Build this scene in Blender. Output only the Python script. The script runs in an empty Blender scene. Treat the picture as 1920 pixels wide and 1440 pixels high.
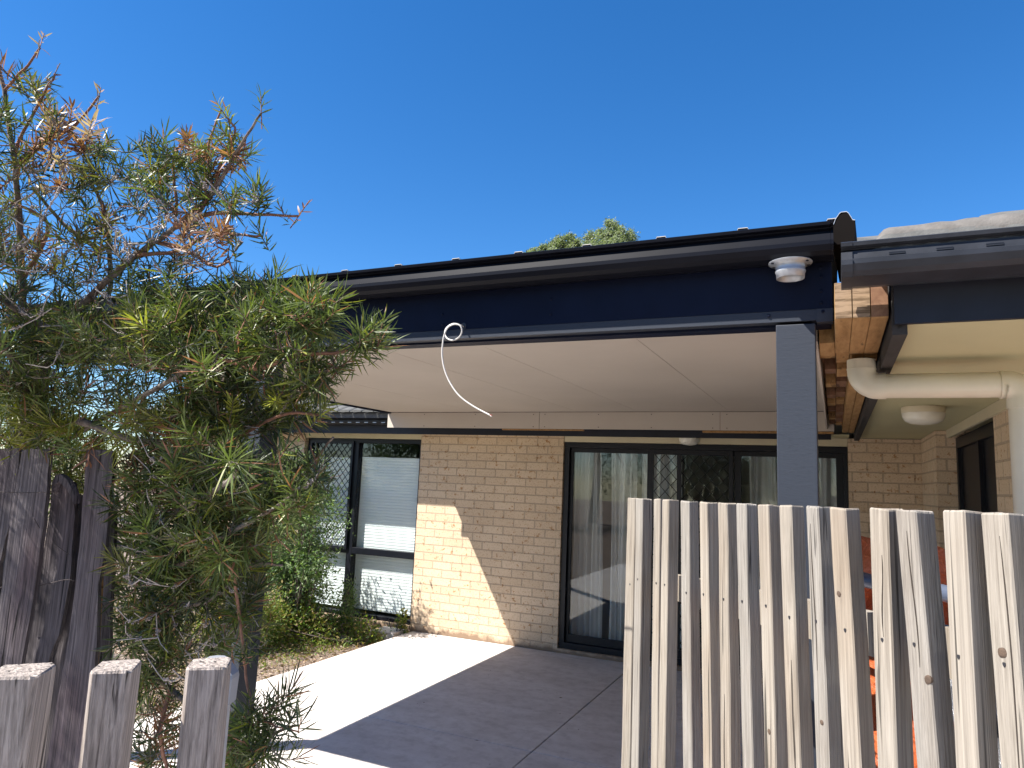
import bpy, math, random
import numpy as np
from mathutils import Vector, Matrix
random.seed(7); rng = np.random.default_rng(11)
S = bpy.context.scene; COL = S.collection
# ------------------------------------------------------------------ camera
FPX = 1317.31; EYE = 1.689
yaw, pit, rol = 0.432314, 0.136266, 0.0424222
_f = np.array([-math.sin(yaw)*math.cos(pit), math.cos(yaw)*math.cos(pit), math.sin(pit)])
_r0 = np.array([math.cos(yaw), math.sin(yaw), 0.0]); _u0 = np.cross(_r0, _f)
_r = math.cos(rol)*_r0 + math.sin(rol)*_u0; _u = -math.sin(rol)*_r0 + math.cos(rol)*_u0
CAMP = np.array([0, 0, EYE])
cd = bpy.data.cameras.new('camera'); cam = bpy.data.objects.new('camera', cd); COL.objects.link(cam)
cam.matrix_world = Matrix(((_r[0], _u[0], -_f[0], 0), (_r[1], _u[1], -_f[1], 0), (_r[2], _u[2], -_f[2], EYE), (0, 0, 0, 1)))
cd.sensor_width = 36; cd.lens = FPX/1920*36; cd.clip_start = 0.05; cd.clip_end = 1000; S.camera = cam
# ------------------------------------------------------------------ sky, sun, exposure
SUNV = Vector((-0.565, -0.53, 1.0)).normalized()
elev = math.asin(SUNV.z); azi = math.atan2(SUNV.x, SUNV.y)
W = bpy.data.worlds.new('World'); S.world = W; W.use_nodes = True
nt = W.node_tree; nt.nodes.clear()
sky = nt.nodes.new('ShaderNodeTexSky'); sky.sky_type = 'NISHITA'; sky.sun_disc = False
sky.sun_elevation = elev; sky.sun_rotation = azi; sky.altitude = 600; sky.air_density = 1.0; sky.dust_density = 0.1; sky.ozone_density = 5.0
hs = nt.nodes.new('ShaderNodeHueSaturation'); hs.inputs['Saturation'].default_value = 1.27; hs.inputs['Hue'].default_value = .503
bg = nt.nodes.new('ShaderNodeBackground'); bg.inputs[1].default_value = 0.070
wo = nt.nodes.new('ShaderNodeOutputWorld')
nt.links.new(sky.outputs[0], hs.inputs['Color']); nt.links.new(hs.outputs[0], bg.inputs[0]); nt.links.new(bg.outputs[0], wo.inputs[0])
sl = bpy.data.lights.new('sun', 'SUN'); sl.energy = 5.0; sl.angle = math.radians(0.5); sl.color = (1.0, 0.95, 0.87)
so = bpy.data.objects.new('sun', sl); COL.objects.link(so)
so.rotation_euler = (-SUNV).to_track_quat('-Z', 'Y').to_euler()
S.view_settings.view_transform = 'Standard'; S.view_settings.look = 'None'
S.view_settings.exposure = 1.55; S.view_settings.gamma = 1; S.view_settings.use_curve_mapping = False

# ------------------------------------------------------------------ rays: a photograph pixel and a distance give a point in the yard
def ray(x, y): return _f + _r*(x-960)/FPX - _u*(y-720)/FPX
def onY(x, y, Y): d = ray(x, y); return CAMP + d*Y/d[1]
def onZ(x, y, Z): d = ray(x, y); return CAMP + d*(Z-EYE)/d[2]
def at(x, y, depth): return CAMP + ray(x, y)*depth
def proj(P):
    v = np.asarray(P, float)-CAMP; k = v@_f
    return 960+FPX*(v@_r)/k, 720-FPX*(v@_u)/k, k

# ------------------------------------------------------------------ materials
def N(m, t, **k):
    n = m.node_tree.nodes.new(t)
    for a, b in k.items(): setattr(n, a, b)
    return n
def newmat(name):
    m = bpy.data.materials.new(name); m.use_nodes = True
    b = m.node_tree.nodes['Principled BSDF']; return m, b, m.node_tree.links
def ramp(m, stops):
    r = N(m, 'ShaderNodeValToRGB'); e = r.color_ramp.elements
    while len(e) < len(stops): e.new(0.5)
    for i, (p, c) in enumerate(stops): e[i].position = p; e[i].color = (*c, 1)
    return r
def coords(m, scale=(1, 1, 1), rot=(0, 0, 0)):
    tc = N(m, 'ShaderNodeNewGeometry'); mp = N(m, 'ShaderNodeMapping')
    mp.inputs['Scale'].default_value = scale; mp.inputs['Rotation'].default_value = rot
    m.node_tree.links.new(tc.outputs['Position'], mp.inputs[0]); return mp.outputs[0]
def noise(m, vec, scale, detail=4, rough=.55, dist=0):
    n = N(m, 'ShaderNodeTexNoise'); n.inputs['Scale'].default_value = scale; n.inputs['Detail'].default_value = detail
    n.inputs['Roughness'].default_value = rough; n.inputs['Distortion'].default_value = dist
    m.node_tree.links.new(vec, n.inputs['Vector']); return n.outputs[0]
def bump(m, h, b, strength=.3, dist=.01, chain=None):
    n = N(m, 'ShaderNodeBump'); n.inputs['Strength'].default_value = strength; n.inputs['Distance'].default_value = dist
    m.node_tree.links.new(h, n.inputs['Height'])
    if chain: m.node_tree.links.new(chain, n.inputs['Normal'])
    m.node_tree.links.new(n.outputs[0], b.inputs['Normal']); return n.outputs[0]
def mix(m, fac, a, b, mode='MIX'):
    n = N(m, 'ShaderNodeMix', data_type='RGBA', blend_type=mode); L = m.node_tree.links
    if isinstance(fac, float): n.inputs[0].default_value = fac
    else: L.new(fac, n.inputs[0])
    for i, v in ((6, a), (7, b)):
        if isinstance(v, tuple): n.inputs[i].default_value = (*v, 1)
        else: L.new(v, n.inputs[i])
    return n.outputs[2]
def paint(name, col, rough=.5, var=.12, scale=9, bumps=.05, spec=.5, metallic=0, bscale=60, coat=0):
    m, b, L = newmat(name); v = coords(m)
    n = noise(m, v, scale, 6, .6)
    r = ramp(m, [(.3, tuple(c*(1-var) for c in col)), (.7, tuple(min(1, c*(1+var)) for c in col))])
    L.new(n, r.inputs[0]); L.new(r.outputs[0], b.inputs['Base Color'])
    b.inputs['Roughness'].default_value = rough; b.inputs['Metallic'].default_value = metallic
    b.inputs['Specular IOR Level'].default_value = spec; b.inputs['Coat Weight'].default_value = coat
    if bumps: bump(m, noise(m, v, bscale, 4), b, bumps, .003)
    return m
M = {}
def mk_brick(name, rot, off):
    m, b, L = newmat(name)
    g = N(m, 'ShaderNodeNewGeometry'); mp = N(m, 'ShaderNodeMapping')
    mp.inputs['Rotation'].default_value = rot; mp.inputs['Location'].default_value = off
    L.new(g.outputs['Position'], mp.inputs[0])
    wn = N(m, 'ShaderNodeTexNoise'); wn.inputs['Scale'].default_value = 14; wn.inputs['Detail'].default_value = 3
    L.new(g.outputs['Position'], wn.inputs['Vector'])
    va = N(m, 'ShaderNodeVectorMath', operation='MULTIPLY_ADD'); va.inputs[1].default_value = (.006, .006, .006)
    L.new(wn.outputs['Color'], va.inputs[0]); L.new(mp.outputs[0], va.inputs[2])
    br = N(m, 'ShaderNodeTexBrick'); br.offset = .5; br.squash = 1
    for k, v in (('Scale', 1), ('Mortar Size', .0072), ('Mortar Smooth', .25), ('Bias', 0), ('Brick Width', .24), ('Row Height', .0862)): br.inputs[k].default_value = v
    br.inputs['Color1'].default_value = (.55, .42, .29, 1); br.inputs['Color2'].default_value = (.61, .48, .345, 1); br.inputs['Mortar'].default_value = (.41, .325, .235, 1)
    L.new(va.outputs[0], br.inputs['Vector'])
    v = g.outputs['Position']
    n1 = noise(m, v, 26, 4, .6); r1 = ramp(m, [(.61, (1, 1, 1)), (.68, (.62, .44, .27))]); L.new(n1, r1.inputs[0])
    c = mix(m, 1.0, br.outputs[0], r1.outputs[0], 'MULTIPLY')
    n2 = noise(m, v, 90, 4, .75); r2 = ramp(m, [(.33, (.62, .56, .5)), (.44, (.96, .95, .94)), (.65, (1.05, 1.05, 1.05))]); L.new(n2, r2.inputs[0])
    c = mix(m, 1.0, c, r2.outputs[0], 'MULTIPLY')
    n4 = noise(m, v, 1.3, 3, .5); r4 = ramp(m, [(.3, (.9, .9, .9)), (.7, (1.05, 1.04, 1.03))]); L.new(n4, r4.inputs[0])
    c = mix(m, 1.0, c, r4.outputs[0], 'MULTIPLY')
    # dirt splashed on the lowest course
    sp = N(m, 'ShaderNodeSeparateXYZ'); L.new(v, sp.inputs[0])
    ad = N(m, 'ShaderNodeMath', operation='MULTIPLY_ADD'); ad.inputs[1].default_value = .16; L.new(noise(m, v, 9, 4), ad.inputs[0]); 
    sb = N(m, 'ShaderNodeMath', operation='MULTIPLY'); sb.inputs[1].default_value = -1.0; L.new(sp.outputs[2], sb.inputs[0]); L.new(sb.outputs[0], ad.inputs[2])
    rd = ramp(m, [(.0, (0, 0, 0)), (.06, (1, 1, 1))]); L.new(ad.outputs[0], rd.inputs[0])
    c = mix(m, rd.outputs[0], c, (.22, .15, .10))
    L.new(c, b.inputs['Base Color']); b.inputs['Roughness'].default_value = .9
    inv = N(m, 'ShaderNodeMath', operation='SUBTRACT'); inv.inputs[0].default_value = 1; L.new(br.outputs[1], inv.inputs[1])
    ch = bump(m, inv.outputs[0], b, .7, .006)
    bump(m, noise(m, v, 75, 5, .65), b, .5, .006, ch)
    return m
M['brick'] = mk_brick('cream_brick', (math.radians(-90), 0, 0), (.1, 0, 0))          # walls facing the yard: x along, z up
M['brick_side'] = mk_brick('cream_brick_side', (math.radians(-90), 0, math.radians(90)), (0.02, 0, 0))
def fix_brick(m, swap):
    # build the (along, up) vector explicitly
    L = m.node_tree.links; g = N(m, 'ShaderNodeNewGeometry'); s = N(m, 'ShaderNodeSeparateXYZ'); c = N(m, 'ShaderNodeCombineXYZ')
    L.new(g.outputs['Position'], s.inputs[0]); L.new(s.outputs[1 if swap else 0], c.inputs[0]); L.new(s.outputs[2], c.inputs[1])
    mp = [n for n in m.node_tree.nodes if n.type == 'MAPPING'][0]; mp.inputs['Rotation'].default_value = (0, 0, 0)
    mp.inputs['Location'].default_value = (.095, .004, 0); L.new(c.outputs[0], mp.inputs[0])
fix_brick(M['brick'], False); fix_brick(M['brick_side'], True)

def mk_wood(name, dark, light, rough=.85, gs=(70, 70, 2.2), contrast=(.32, .68), bstr=.5, crack=.75, tint=None, tscale=4):
    m, b, L = newmat(name); v = coords(m, gs)
    n = noise(m, v, 1.0, 6, .65, .3)
    r = ramp(m, [(contrast[0], dark), (contrast[1], light)]); L.new(n, r.inputs[0])
    v2 = coords(m, (gs[0]*.45, gs[1]*.45, gs[2]*.5)); n2 = noise(m, v2, 1.0, 2, .5, .6)
    rc = ramp(m, [(.30, (crack*.45,)*3), (.345, (1, 1, 1))]); L.new(n2, rc.inputs[0])
    c = mix(m, 1.0, r.outputs[0], rc.outputs[0], 'MULTIPLY')
    if tint:
        rt = ramp(m, [(.45, (1, 1, 1)), (.7, tint)]); L.new(noise(m, coords(m, (1, 1, .35)), tscale, 3), rt.inputs[0])
        c = mix(m, 1.0, c, rt.outputs[0], 'MULTIPLY')
    L.new(c, b.inputs['Base Color']); b.inputs['Roughness'].default_value = rough; b.inputs['Specular IOR Level'].default_value = .25
    ch = bump(m, n, b, bstr, .0025); bump(m, n2, b, bstr*.8, .004, ch)
    return m
M['picket'] = mk_wood('weathered_picket', (.13, .112, .092), (.30, .27, .232), gs=(210, 210, 5), tint=(.86, .80, .74), contrast=(.24, .66), bstr=.8)
M['picket_b'] = mk_wood('greyer_weathered_picket', (.12, .108, .095), (.27, .25, .225), gs=(260, 260, 3.2), tint=(.86, .82, .78), contrast=(.22, .64), bstr=1.0, crack=.5, tscale=7)
M['picket_c'] = mk_wood('cracked_weathered_picket', (.14, .12, .10), (.30, .268, .228), gs=(170, 170, 2.2), tint=(.80, .72, .64), contrast=(.2, .62), bstr=.9, crack=.5, tscale=5)
M['knot'] = paint('wood_knot', (.065, .042, .028), .8, .4, 160, .4); M['split'] = paint('split_shadow_wood', (.03, .022, .017), .95, .2, 60, 0)
M['picket_grey'] = mk_wood('grey_picket', (.13, .108, .095), (.40, .345, .31), gs=(330, 330, 3.0), bstr=1.0, crack=.35, contrast=(.3, .62))
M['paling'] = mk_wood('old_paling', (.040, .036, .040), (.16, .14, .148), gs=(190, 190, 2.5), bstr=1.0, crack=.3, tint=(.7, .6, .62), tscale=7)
M['pine'] = mk_wood('raw_pine', (.22, .12, .045), (.37, .22, .095), gs=(40, 6, 40), bstr=.15, crack=.9)
M['pine_end'] = mk_wood('pine_end_grain', (.11, .072, .042), (.26, .18, .115), gs=(9, 40, 95), bstr=.2, crack=.9, contrast=(.42, .58))
M['dark_wood'] = mk_wood('stained_timber', (.12, .06, .035), (.20, .11, .065), gs=(40, 6, 40), bstr=.15, crack=.9)
M['dark_pine'] = mk_wood('dark_stained_beam', (.03, .027, .025), (.05, .045, .042), gs=(30, 4, 30), bstr=.15)
M['charcoal'] = paint('charcoal_paint', (.004, .0068, .020), .55, .15, 6, .1, .12, bscale=25)
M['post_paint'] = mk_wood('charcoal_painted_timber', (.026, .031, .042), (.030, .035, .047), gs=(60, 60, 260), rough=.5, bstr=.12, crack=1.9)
M['gutter'] = paint('black_gutter_metal', (.004, .0045, .008), .4, .2, 5, .02, .12)
M['gutter_old'] = paint('aged_charcoal_gutter', (.020, .022, .028), .42, .3, 12, .05, .25)
M['fascia_old'] = paint('dark_house_fascia', (.007, .009, .017), .55, .3, 10, .08, .4)
M['frame'] = paint('black_window_frame', (.005, .006, .010), .4, .1, 10, .0, .3)
M['soffit'] = paint('cream_soffit', (.45, .415, .245), .7, .06, 1.5, .03)
M['cream'] = paint('cream_trim', (.52, .46, .32), .6, .06, 3, .03)
M['pvc'] = paint('cream_pvc_pipe', (.62, .58, .46), .35, .07, 5, .02, .5)
M['lampglass'] = paint('opal_lamp_shade', (.62, .60, .52), .25, .03, 5, 0, .5)
M['galv'] = paint('galvanised_steel', (.40, .42, .45), .38, .15, 30, .03, .5, .35)
M['bluepipe'] = paint('blue_grey_pipe', (.09, .11, .16), .32, .1, 10, .02, .5, .3)
M['redtwig0'] = paint('red_core_insulation', (.35, .03, .02), .5, .1, 20, 0); M['cable'] = paint('white_cable', (.52, .50, .47), .4, .05, 20, 0)
M['plasticcap'] = paint('grey_plastic_cap', (.25, .26, .285), .3, .08, 30, .05)
M['roofsheet'] = paint('steel_roof_sheet', (.45, .42, .38), .45, .1, 8, .02, .5, .2)
M['roofdark'] = paint('shaded_brown_steel', (.005, .0035, .003), .8, .2, 8, .02, .08)  # near-black brown stands in for shade inside the open sheet end
M['tile'] = paint('concrete_roof_tile', (.085, .085, .082), .9, .2, 25, .5, bscale=140)
M['mortar'] = paint('pointing_mortar', (.10, .092, .085), .9, .25, 25, .6, bscale=120)
M['blind'] = paint('white_pleated_blind', (.80, .82, .84), .6, .02, 3, 0)
M['screw'] = paint('dark_screw_heads', (.02, .02, .025), .4, .1, 10, 0)
M['yellow'] = paint('yellow_plastic', (.80, .46, .01), .4, .05, 10, 0)
M['insidewall'] = paint('room_wall', (.30, .28, .25), .9, .05, 3, 0)
M['wire'] = paint('rusty_wire', (.05, .04, .04), .6, .1, 40, 0, .5, .6)
M['rock'] = paint('river_stone', (.45, .40, .34), .85, .2, 20, .3)
M['bark'] = mk_wood('grey_brown_bark', (.07, .052, .045), (.24, .21, .19), gs=(60, 60, 20), bstr=1.0, crack=.9, tint=(.95, .75, .62), tscale=9)
M['pod'] = paint('grey_seed_pods', (.27, .23, .215), .8, .3, 60, .2)
# ceiling sheets
m, b, L = newmat('fibre_cement_sheet'); v = coords(m)
r = ramp(m, [(.3, (.39, .345, .30)), (.7, (.43, .385, .335))]); L.new(noise(m, v, 1.2, 5, .6), r.inputs[0])
nn = noise(m, coords(m, (3, 16, 3)), 1.4, 5, .75, 1.2); r2 = ramp(m, [(.20, (.45, .42, .4)), (.235, (1, 1, 1))]); L.new(nn, r2.inputs[0])
L.new(mix(m, 1.0, r.outputs[0], r2.outputs[0], 'MULTIPLY'), b.inputs['Base Color']); b.inputs['Roughness'].default_value = .75; M['sheet'] = m
# concrete slab
m, b, L = newmat('patio_concrete'); v = coords(m)
r = ramp(m, [(.25, (.45, .41, .385)), (.5, (.54, .50, .475)), (.75, (.62, .59, .57))]); L.new(noise(m, coords(m, (1, 2.2, 1)), 1.6, 8, .68, .8), r.inputs[0])
r2 = ramp(m, [(.25, (.78, .76, .75)), (.55, (1.05, 1.05, 1.05))]); L.new(noise(m, v, 11, 6, .7), r2.inputs[0])
r3 = ramp(m, [(.60, (1, 1, 1)), (.72, (.80, .78, .76))]); L.new(noise(m, v, 2.6, 7, .7, 1.5), r3.inputs[0])
c = mix(m, 1.0, r.outputs[0], r2.outputs[0], 'MULTIPLY'); c = mix(m, 1.0, c, r3.outputs[0], 'MULTIPLY')
L.new(c, b.inputs['Base Color']); b.inputs['Roughness'].default_value = .8; bump(m, noise(m, v, 180, 4), b, .15, .002); M['concrete'] = m
# mulch
m, b, L = newmat('bark_mulch_soil'); v = coords(m)
vo = N(m, 'ShaderNodeTexVoronoi'); vo.inputs['Scale'].default_value = 55; L.new(coords(m, (1, 2, 1), (0, 0, .5)), vo.inputs['Vector'])
hsv = N(m, 'ShaderNodeSeparateColor'); L.new(vo.outputs['Color'], hsv.inputs[0])
r = ramp(m, [(.0, (.07, .045, .035)), (.45, (.17, .12, .09)), (1, (.36, .29, .23))]); L.new(hsv.outputs[0], r.inputs[0])
L.new(r.outputs[0], b.inputs['Base Color']); b.inputs['Roughness'].default_value = .95; bump(m, vo.outputs['Distance'], b, .8, .02); M['mulch'] = m
# glass
m = bpy.data.materials.new('window_glass'); m.use_nodes = True; L = m.node_tree.links; m.node_tree.nodes.remove(m.node_tree.nodes['Principled BSDF'])
out = m.node_tree.nodes['Material Output']; gl = N(m, 'ShaderNodeBsdfGlossy'); gl.inputs['Roughness'].default_value = .005; gl.inputs['Color'].default_value = (1, 1, 1, 1)
tr = N(m, 'ShaderNodeBsdfTransparent'); tr.inputs['Color'].default_value = (.94, .96, .955, 1); lw = N(m, 'ShaderNodeLayerWeight'); lw.inputs['Blend'].default_value = .5
p5 = N(m, 'ShaderNodeMath', operation='POWER'); p5.inputs[1].default_value = 4.0; L.new(lw.outputs['Facing'], p5.inputs[0])
fr = N(m, 'ShaderNodeMath', operation='MULTIPLY_ADD'); fr.inputs[1].default_value = .8; fr.inputs[2].default_value = .035; L.new(p5.outputs[0], fr.inputs[0])
ms = N(m, 'ShaderNodeMixShader'); L.new(fr.outputs[0], ms.inputs[0]); L.new(tr.outputs[0], ms.inputs[1]); L.new(gl.outputs[0], ms.inputs[2]); L.new(ms.outputs[0], out.inputs['Surface']); M['glass'] = m
# sheer curtain
m, b, L = newmat('sheer_curtain'); b.inputs['Base Color'].default_value = (.78, .78, .78, 1); b.inputs['Roughness'].default_value = .9
out = m.node_tree.nodes['Material Output']; tl = N(m, 'ShaderNodeBsdfTranslucent'); tl.inputs['Color'].default_value = (.8, .8, .8, 1)
tr = N(m, 'ShaderNodeBsdfTransparent'); a = N(m, 'ShaderNodeMixShader'); a.inputs[0].default_value = .35; L.new(b.outputs[0], a.inputs[1]); L.new(tl.outputs[0], a.inputs[2])
a2 = N(m, 'ShaderNodeMixShader'); a2.inputs[0].default_value = .12; L.new(a.outputs[0], a2.inputs[1]); L.new(tr.outputs[0], a2.inputs[2]); L.new(a2.outputs[0], out.inputs['Surface']); M['curtain'] = m
# orange tarp
def sheetmat(name, c0, c1, rough):
    m, b, L = newmat(name); v = coords(m); r = ramp(m, [(.3, c0), (.7, c1)]); L.new(noise(m, v, 7, 4), r.inputs[0]); L.new(r.outputs[0], b.inputs['Base Color'])
    b.inputs['Roughness'].default_value = rough; bump(m, noise(m, v, 14, 5, .6, 1.5), b, .9, .03); return m
M['tarp'] = sheetmat('orange_plastic_sheet', (.34, .07, .022), (.46, .115, .04), .38)
M['foil'] = sheetmat('silver_foil', (.5, .5, .52), (.7, .7, .7), .18); 
M['foil'].node_tree.nodes['Principled BSDF'].inputs['Metallic'].default_value = .9
def leafmat(name, trans=.35, rough=.42, spec=.5):
    m, b, L = newmat(name); at_ = N(m, 'ShaderNodeAttribute', attribute_name='leafcol'); L.new(at_.outputs['Color'], b.inputs['Base Color'])
    b.inputs['Roughness'].default_value = rough; b.inputs['Specular IOR Level'].default_value = spec
    out = m.node_tree.nodes['Material Output']; tl = N(m, 'ShaderNodeBsdfTranslucent')
    g = N(m, 'ShaderNodeMix', data_type='RGBA', blend_type='MULTIPLY'); g.inputs[0].default_value = 1; g.inputs[7].default_value = (1.5, 1.7, .7, 1)
    L.new(at_.outputs['Color'], g.inputs[6]); L.new(g.outputs[2], tl.inputs['Color'])
    ms = N(m, 'ShaderNodeMixShader'); ms.inputs[0].default_value = trans; L.new(b.outputs[0], ms.inputs[1]); L.new(tl.outputs[0], ms.inputs[2]); L.new(ms.outputs[0], out.inputs['Surface'])
    return m
M['leaf'] = leafmat('narrow_leaves', .25, .45, .4); M['softleaf'] = leafmat('soft_leaves', .35, .6, .3)

# ------------------------------------------------------------------ mesh helpers (all vertices in yard coordinates)
class MB:
    def __init__(s): s.v = []; s.f = []; s.sm = []
    def add(s, vs, fs, smooth=False):
        o = len(s.v); s.v += [tuple(map(float, p)) for p in vs]; s.f += [tuple(i+o for i in f) for f in fs]; s.sm += [smooth]*len(fs); return s
    def box(s, x0, x1, y0, y1, z0, z1):
        return s.add([(x0, y0, z0), (x1, y0, z0), (x1, y1, z0), (x0, y1, z0), (x0, y0, z1), (x1, y0, z1), (x1, y1, z1), (x0, y1, z1)],
                     [(0, 3, 2, 1), (4, 5, 6, 7), (0, 1, 5, 4), (1, 2, 6, 5), (2, 3, 7, 6), (3, 0, 4, 7)])
    def loft(s, rings, caps=True, smooth=False):
        n = len(rings[0]); vs = [p for r in rings for p in r]; fs = []
        for k in range(len(rings)-1):
            for i in range(n): j = (i+1) % n; fs.append((k*n+i, k*n+j, (k+1)*n+j, (k+1)*n+i))
        s.add(vs, fs, smooth)
        if caps: s.add(rings[0], [tuple(range(n))[::-1]]); s.add(rings[-1], [tuple(range(n))])
        return s
    def extrudeX(s, prof, x0, x1, smooth=False): return s.loft([[(x0, y, z) for y, z in prof], [(x1, y, z) for y, z in prof]], True, smooth)
    def tube(s, pts, r, n=8, caps=True):
        P = [np.array(p, float) for p in pts]; rings = []; up = None
        for i, p in enumerate(P):
            t = P[min(i+1, len(P)-1)]-P[max(i-1, 0)]; t /= (np.linalg.norm(t)+1e-9)
            if up is None: up = np.cross(t, (0, 0, 1)) if abs(t[2]) < .9 else np.cross(t, (1, 0, 0))
            a = up - t*(up@t); a /= (np.linalg.norm(a)+1e-9); up = a; b = np.cross(t, a)
            rr = r[i] if hasattr(r, '__len__') else r
            rings.append([p+rr*(math.cos(q)*a+math.sin(q)*b) for q in [2*math.pi*k/n for k in range(n)]])
        return s.loft(rings, caps, True)
    def lathe(s, c, prof, n=24, axis='z'):
        rings = [[(c[0]+r*math.cos(2*math.pi*k/n), c[1]+r*math.sin(2*math.pi*k/n), c[2]+z) for k in range(n)] for r, z in prof]
        return s.loft(rings, True, True)
    def build(s, name, mat, parent=None, bevel=0, **props):
        me = bpy.data.meshes.new(name); off = parent['_o'] if parent is not None and '_o' in parent else None
        V = np.array(s.v, float)
        if off is not None: V = V-np.array(off)
        me.from_pydata(V.tolist(), [], s.f); me.polygons.foreach_set('use_smooth', s.sm); me.update()
        me.materials.append(mat if not isinstance(mat, str) else M[mat])
        return link(name, me, parent, bevel, **props)
ROOT = {}
def link(name, me, parent=None, bevel=0, **props):
    o = bpy.data.objects.new(name, me); COL.objects.link(o)
    if parent is not None: o.parent = parent
    if parent is not None and '_o' in parent: o['_o'] = list(parent['_o'])
    if bevel:
        bv = o.modifiers.new('bevel', 'BEVEL'); bv.width = bevel; bv.segments = 2; bv.limit_method = 'ANGLE'
    for k, v in props.items(): o[k] = v
    return o
def thing(name, loc, label, category, group=None):
    o = bpy.data.objects.new(name, None); COL.objects.link(o); o.location = loc; o['_o'] = list(map(float, loc)); o.empty_display_size = .1
    o['label'] = label; o['category'] = category
    if group: o['group'] = group
    return o
def tag(o, label, category, group=None):
    o['label'] = label; o['category'] = category
    if group: o['group'] = group
    return o
def grid(fn, nu, nv, name, mat, parent=None, thick=0, **k):
    mb = MB(); vs = [fn(i/nu, j/nv) for j in range(nv+1) for i in range(nu+1)]
    mb.add(vs, [(j*(nu+1)+i, j*(nu+1)+i+1, (j+1)*(nu+1)+i+1, (j+1)*(nu+1)+i) for j in range(nv) for i in range(nu)], True)
    o = mb.build(name, mat, parent, **k)
    if thick: sm = o.modifiers.new('thick', 'SOLIDIFY'); sm.thickness = thick
    return o
def random_hash(i): return math.modf(math.sin(i*127.1)*43758.5453)[0]

D = 6.906; F = 2.5; SOF = 2.185
# ------------------------------------------------------------------ ground
MB().box(-60, 60, -60, 60, -.4, -.075).build('ground', M['mulch'], kind='structure')
mb = MB(); g = .004
for x0, x1 in ((-4.26, -1.77-g), (-1.77+g, 1.3), (1.3+2*g, 3.5)):
    for y0, y1 in ((-1.2, 1.75), (1.75+2*g, 4.37-.0045), (4.37+.0045, D-.004 if x1 < 3 else 3.9)):
        mb.box(x0, x1, y0, y1, -.1, 0)
mb.build('patio_slab', 'concrete', kind='structure', bevel=.004)

# ------------------------------------------------------------------ the house
H = thing('brick_house', (-2.5, D, 0), 'low cream brick house with black window frames behind the patio', 'house')
def wall(x0, x1, y0, y1, z0, z1, side=False): MB().box(x0, x1, y0, y1, z0, z1).build('brick_wall', 'brick_side' if side else 'brick', H)
wall(-4.30, -2.565, D, D+.24, -.1, 2.18); wall(-8.2, -5.99, D, D+.24, -.1, 2.18); wall(.112, .68, D, D+.24, -.1, 2.18)
MB().box(-5.99, -4.30, D+.02, D+.24, -.1, .045).build('brick_sill', 'brick', H)
MB().box(-2.565, .112, D-.01, D+.24, -.1, .04).build('door_sill', 'brick', H, label='dark brick step under the sliding door')
# head strips and inner shell of the rooms
MB().box(-5.99, -4.302, D+.012, D+.2, 2.112, 2.183).build('head_strip', 'cream', H)
MB().box(-2.563, .110, D+.012, D+.2, 2.112, 2.183).build('head_strip', 'cream', H)
mb = MB(); mb.box(-8.2, 4, 10.2, 10.3, -.1, 2.5); mb.box(-8.2, 4, D+.25, 10.2, -.1, .02); mb.box(-8.2, 4, D+.25, 10.2, 2.4, 2.5)
mb.box(-8.3, -8.2, D, 10.2, -.1, 2.5); mb.box(-3.6, -3.5, D+.25, 10.2, .02, 2.4); mb.box(.60, .66, D+.25, 10.2, .02, 2.4); mb.build('room_walls', 'insidewall', H)
# wing on the right
MB().box(.675, .90, 5.96, D-.003, -.1, 2.18).build('brick_pier', 'brick_side', H)
MB().box(.677, .90, 5.956, 5.96, -.1, 2.18).build('pier_front', 'brick', H)
MB().box(.765, 1.0, 3.55, 4.40, -.1, 2.18).build('brick_wall', 'brick_side', H)
MB().box(.765, 1.0, 4.40, 5.95, -.1, .9).build('brick_wall', 'brick_side', H)
MB().box(1.0, 4.0, 3.55, 3.79, -.1, 2.18).build('brick_wall', 'brick', H)
MB().box(.745, .764, 3.50, 5.95, 2.125, 2.183).build('wall_trim', 'cream', H)
wf = MB()
wf.box(.80, .86, 4.40, 5.94, 2.05, 2.124); wf.box(.80, .86, 4.40, 4.46, .9, 2.05); wf.box(.80, .86, 5.88, 5.94, .9, 2.05); wf.box(.80, .86, 5.08, 5.13, .9, 2.05); wf.box(.80, .86, 4.46, 5.88, .9, .96)
sw = wf.build('side_window', 'frame', H, label='dark side window in the wing wall')
MB().box(.826, .832, 4.461, 5.079, .961, 2.049).box(.826, .832, 5.131, 5.879, .961, 2.049).build('pane', 'frame', sw)
MB().box(.95, .97, 4.3, 5.95, .85, 2.15).build('window_backing', 'frame', sw)
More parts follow.
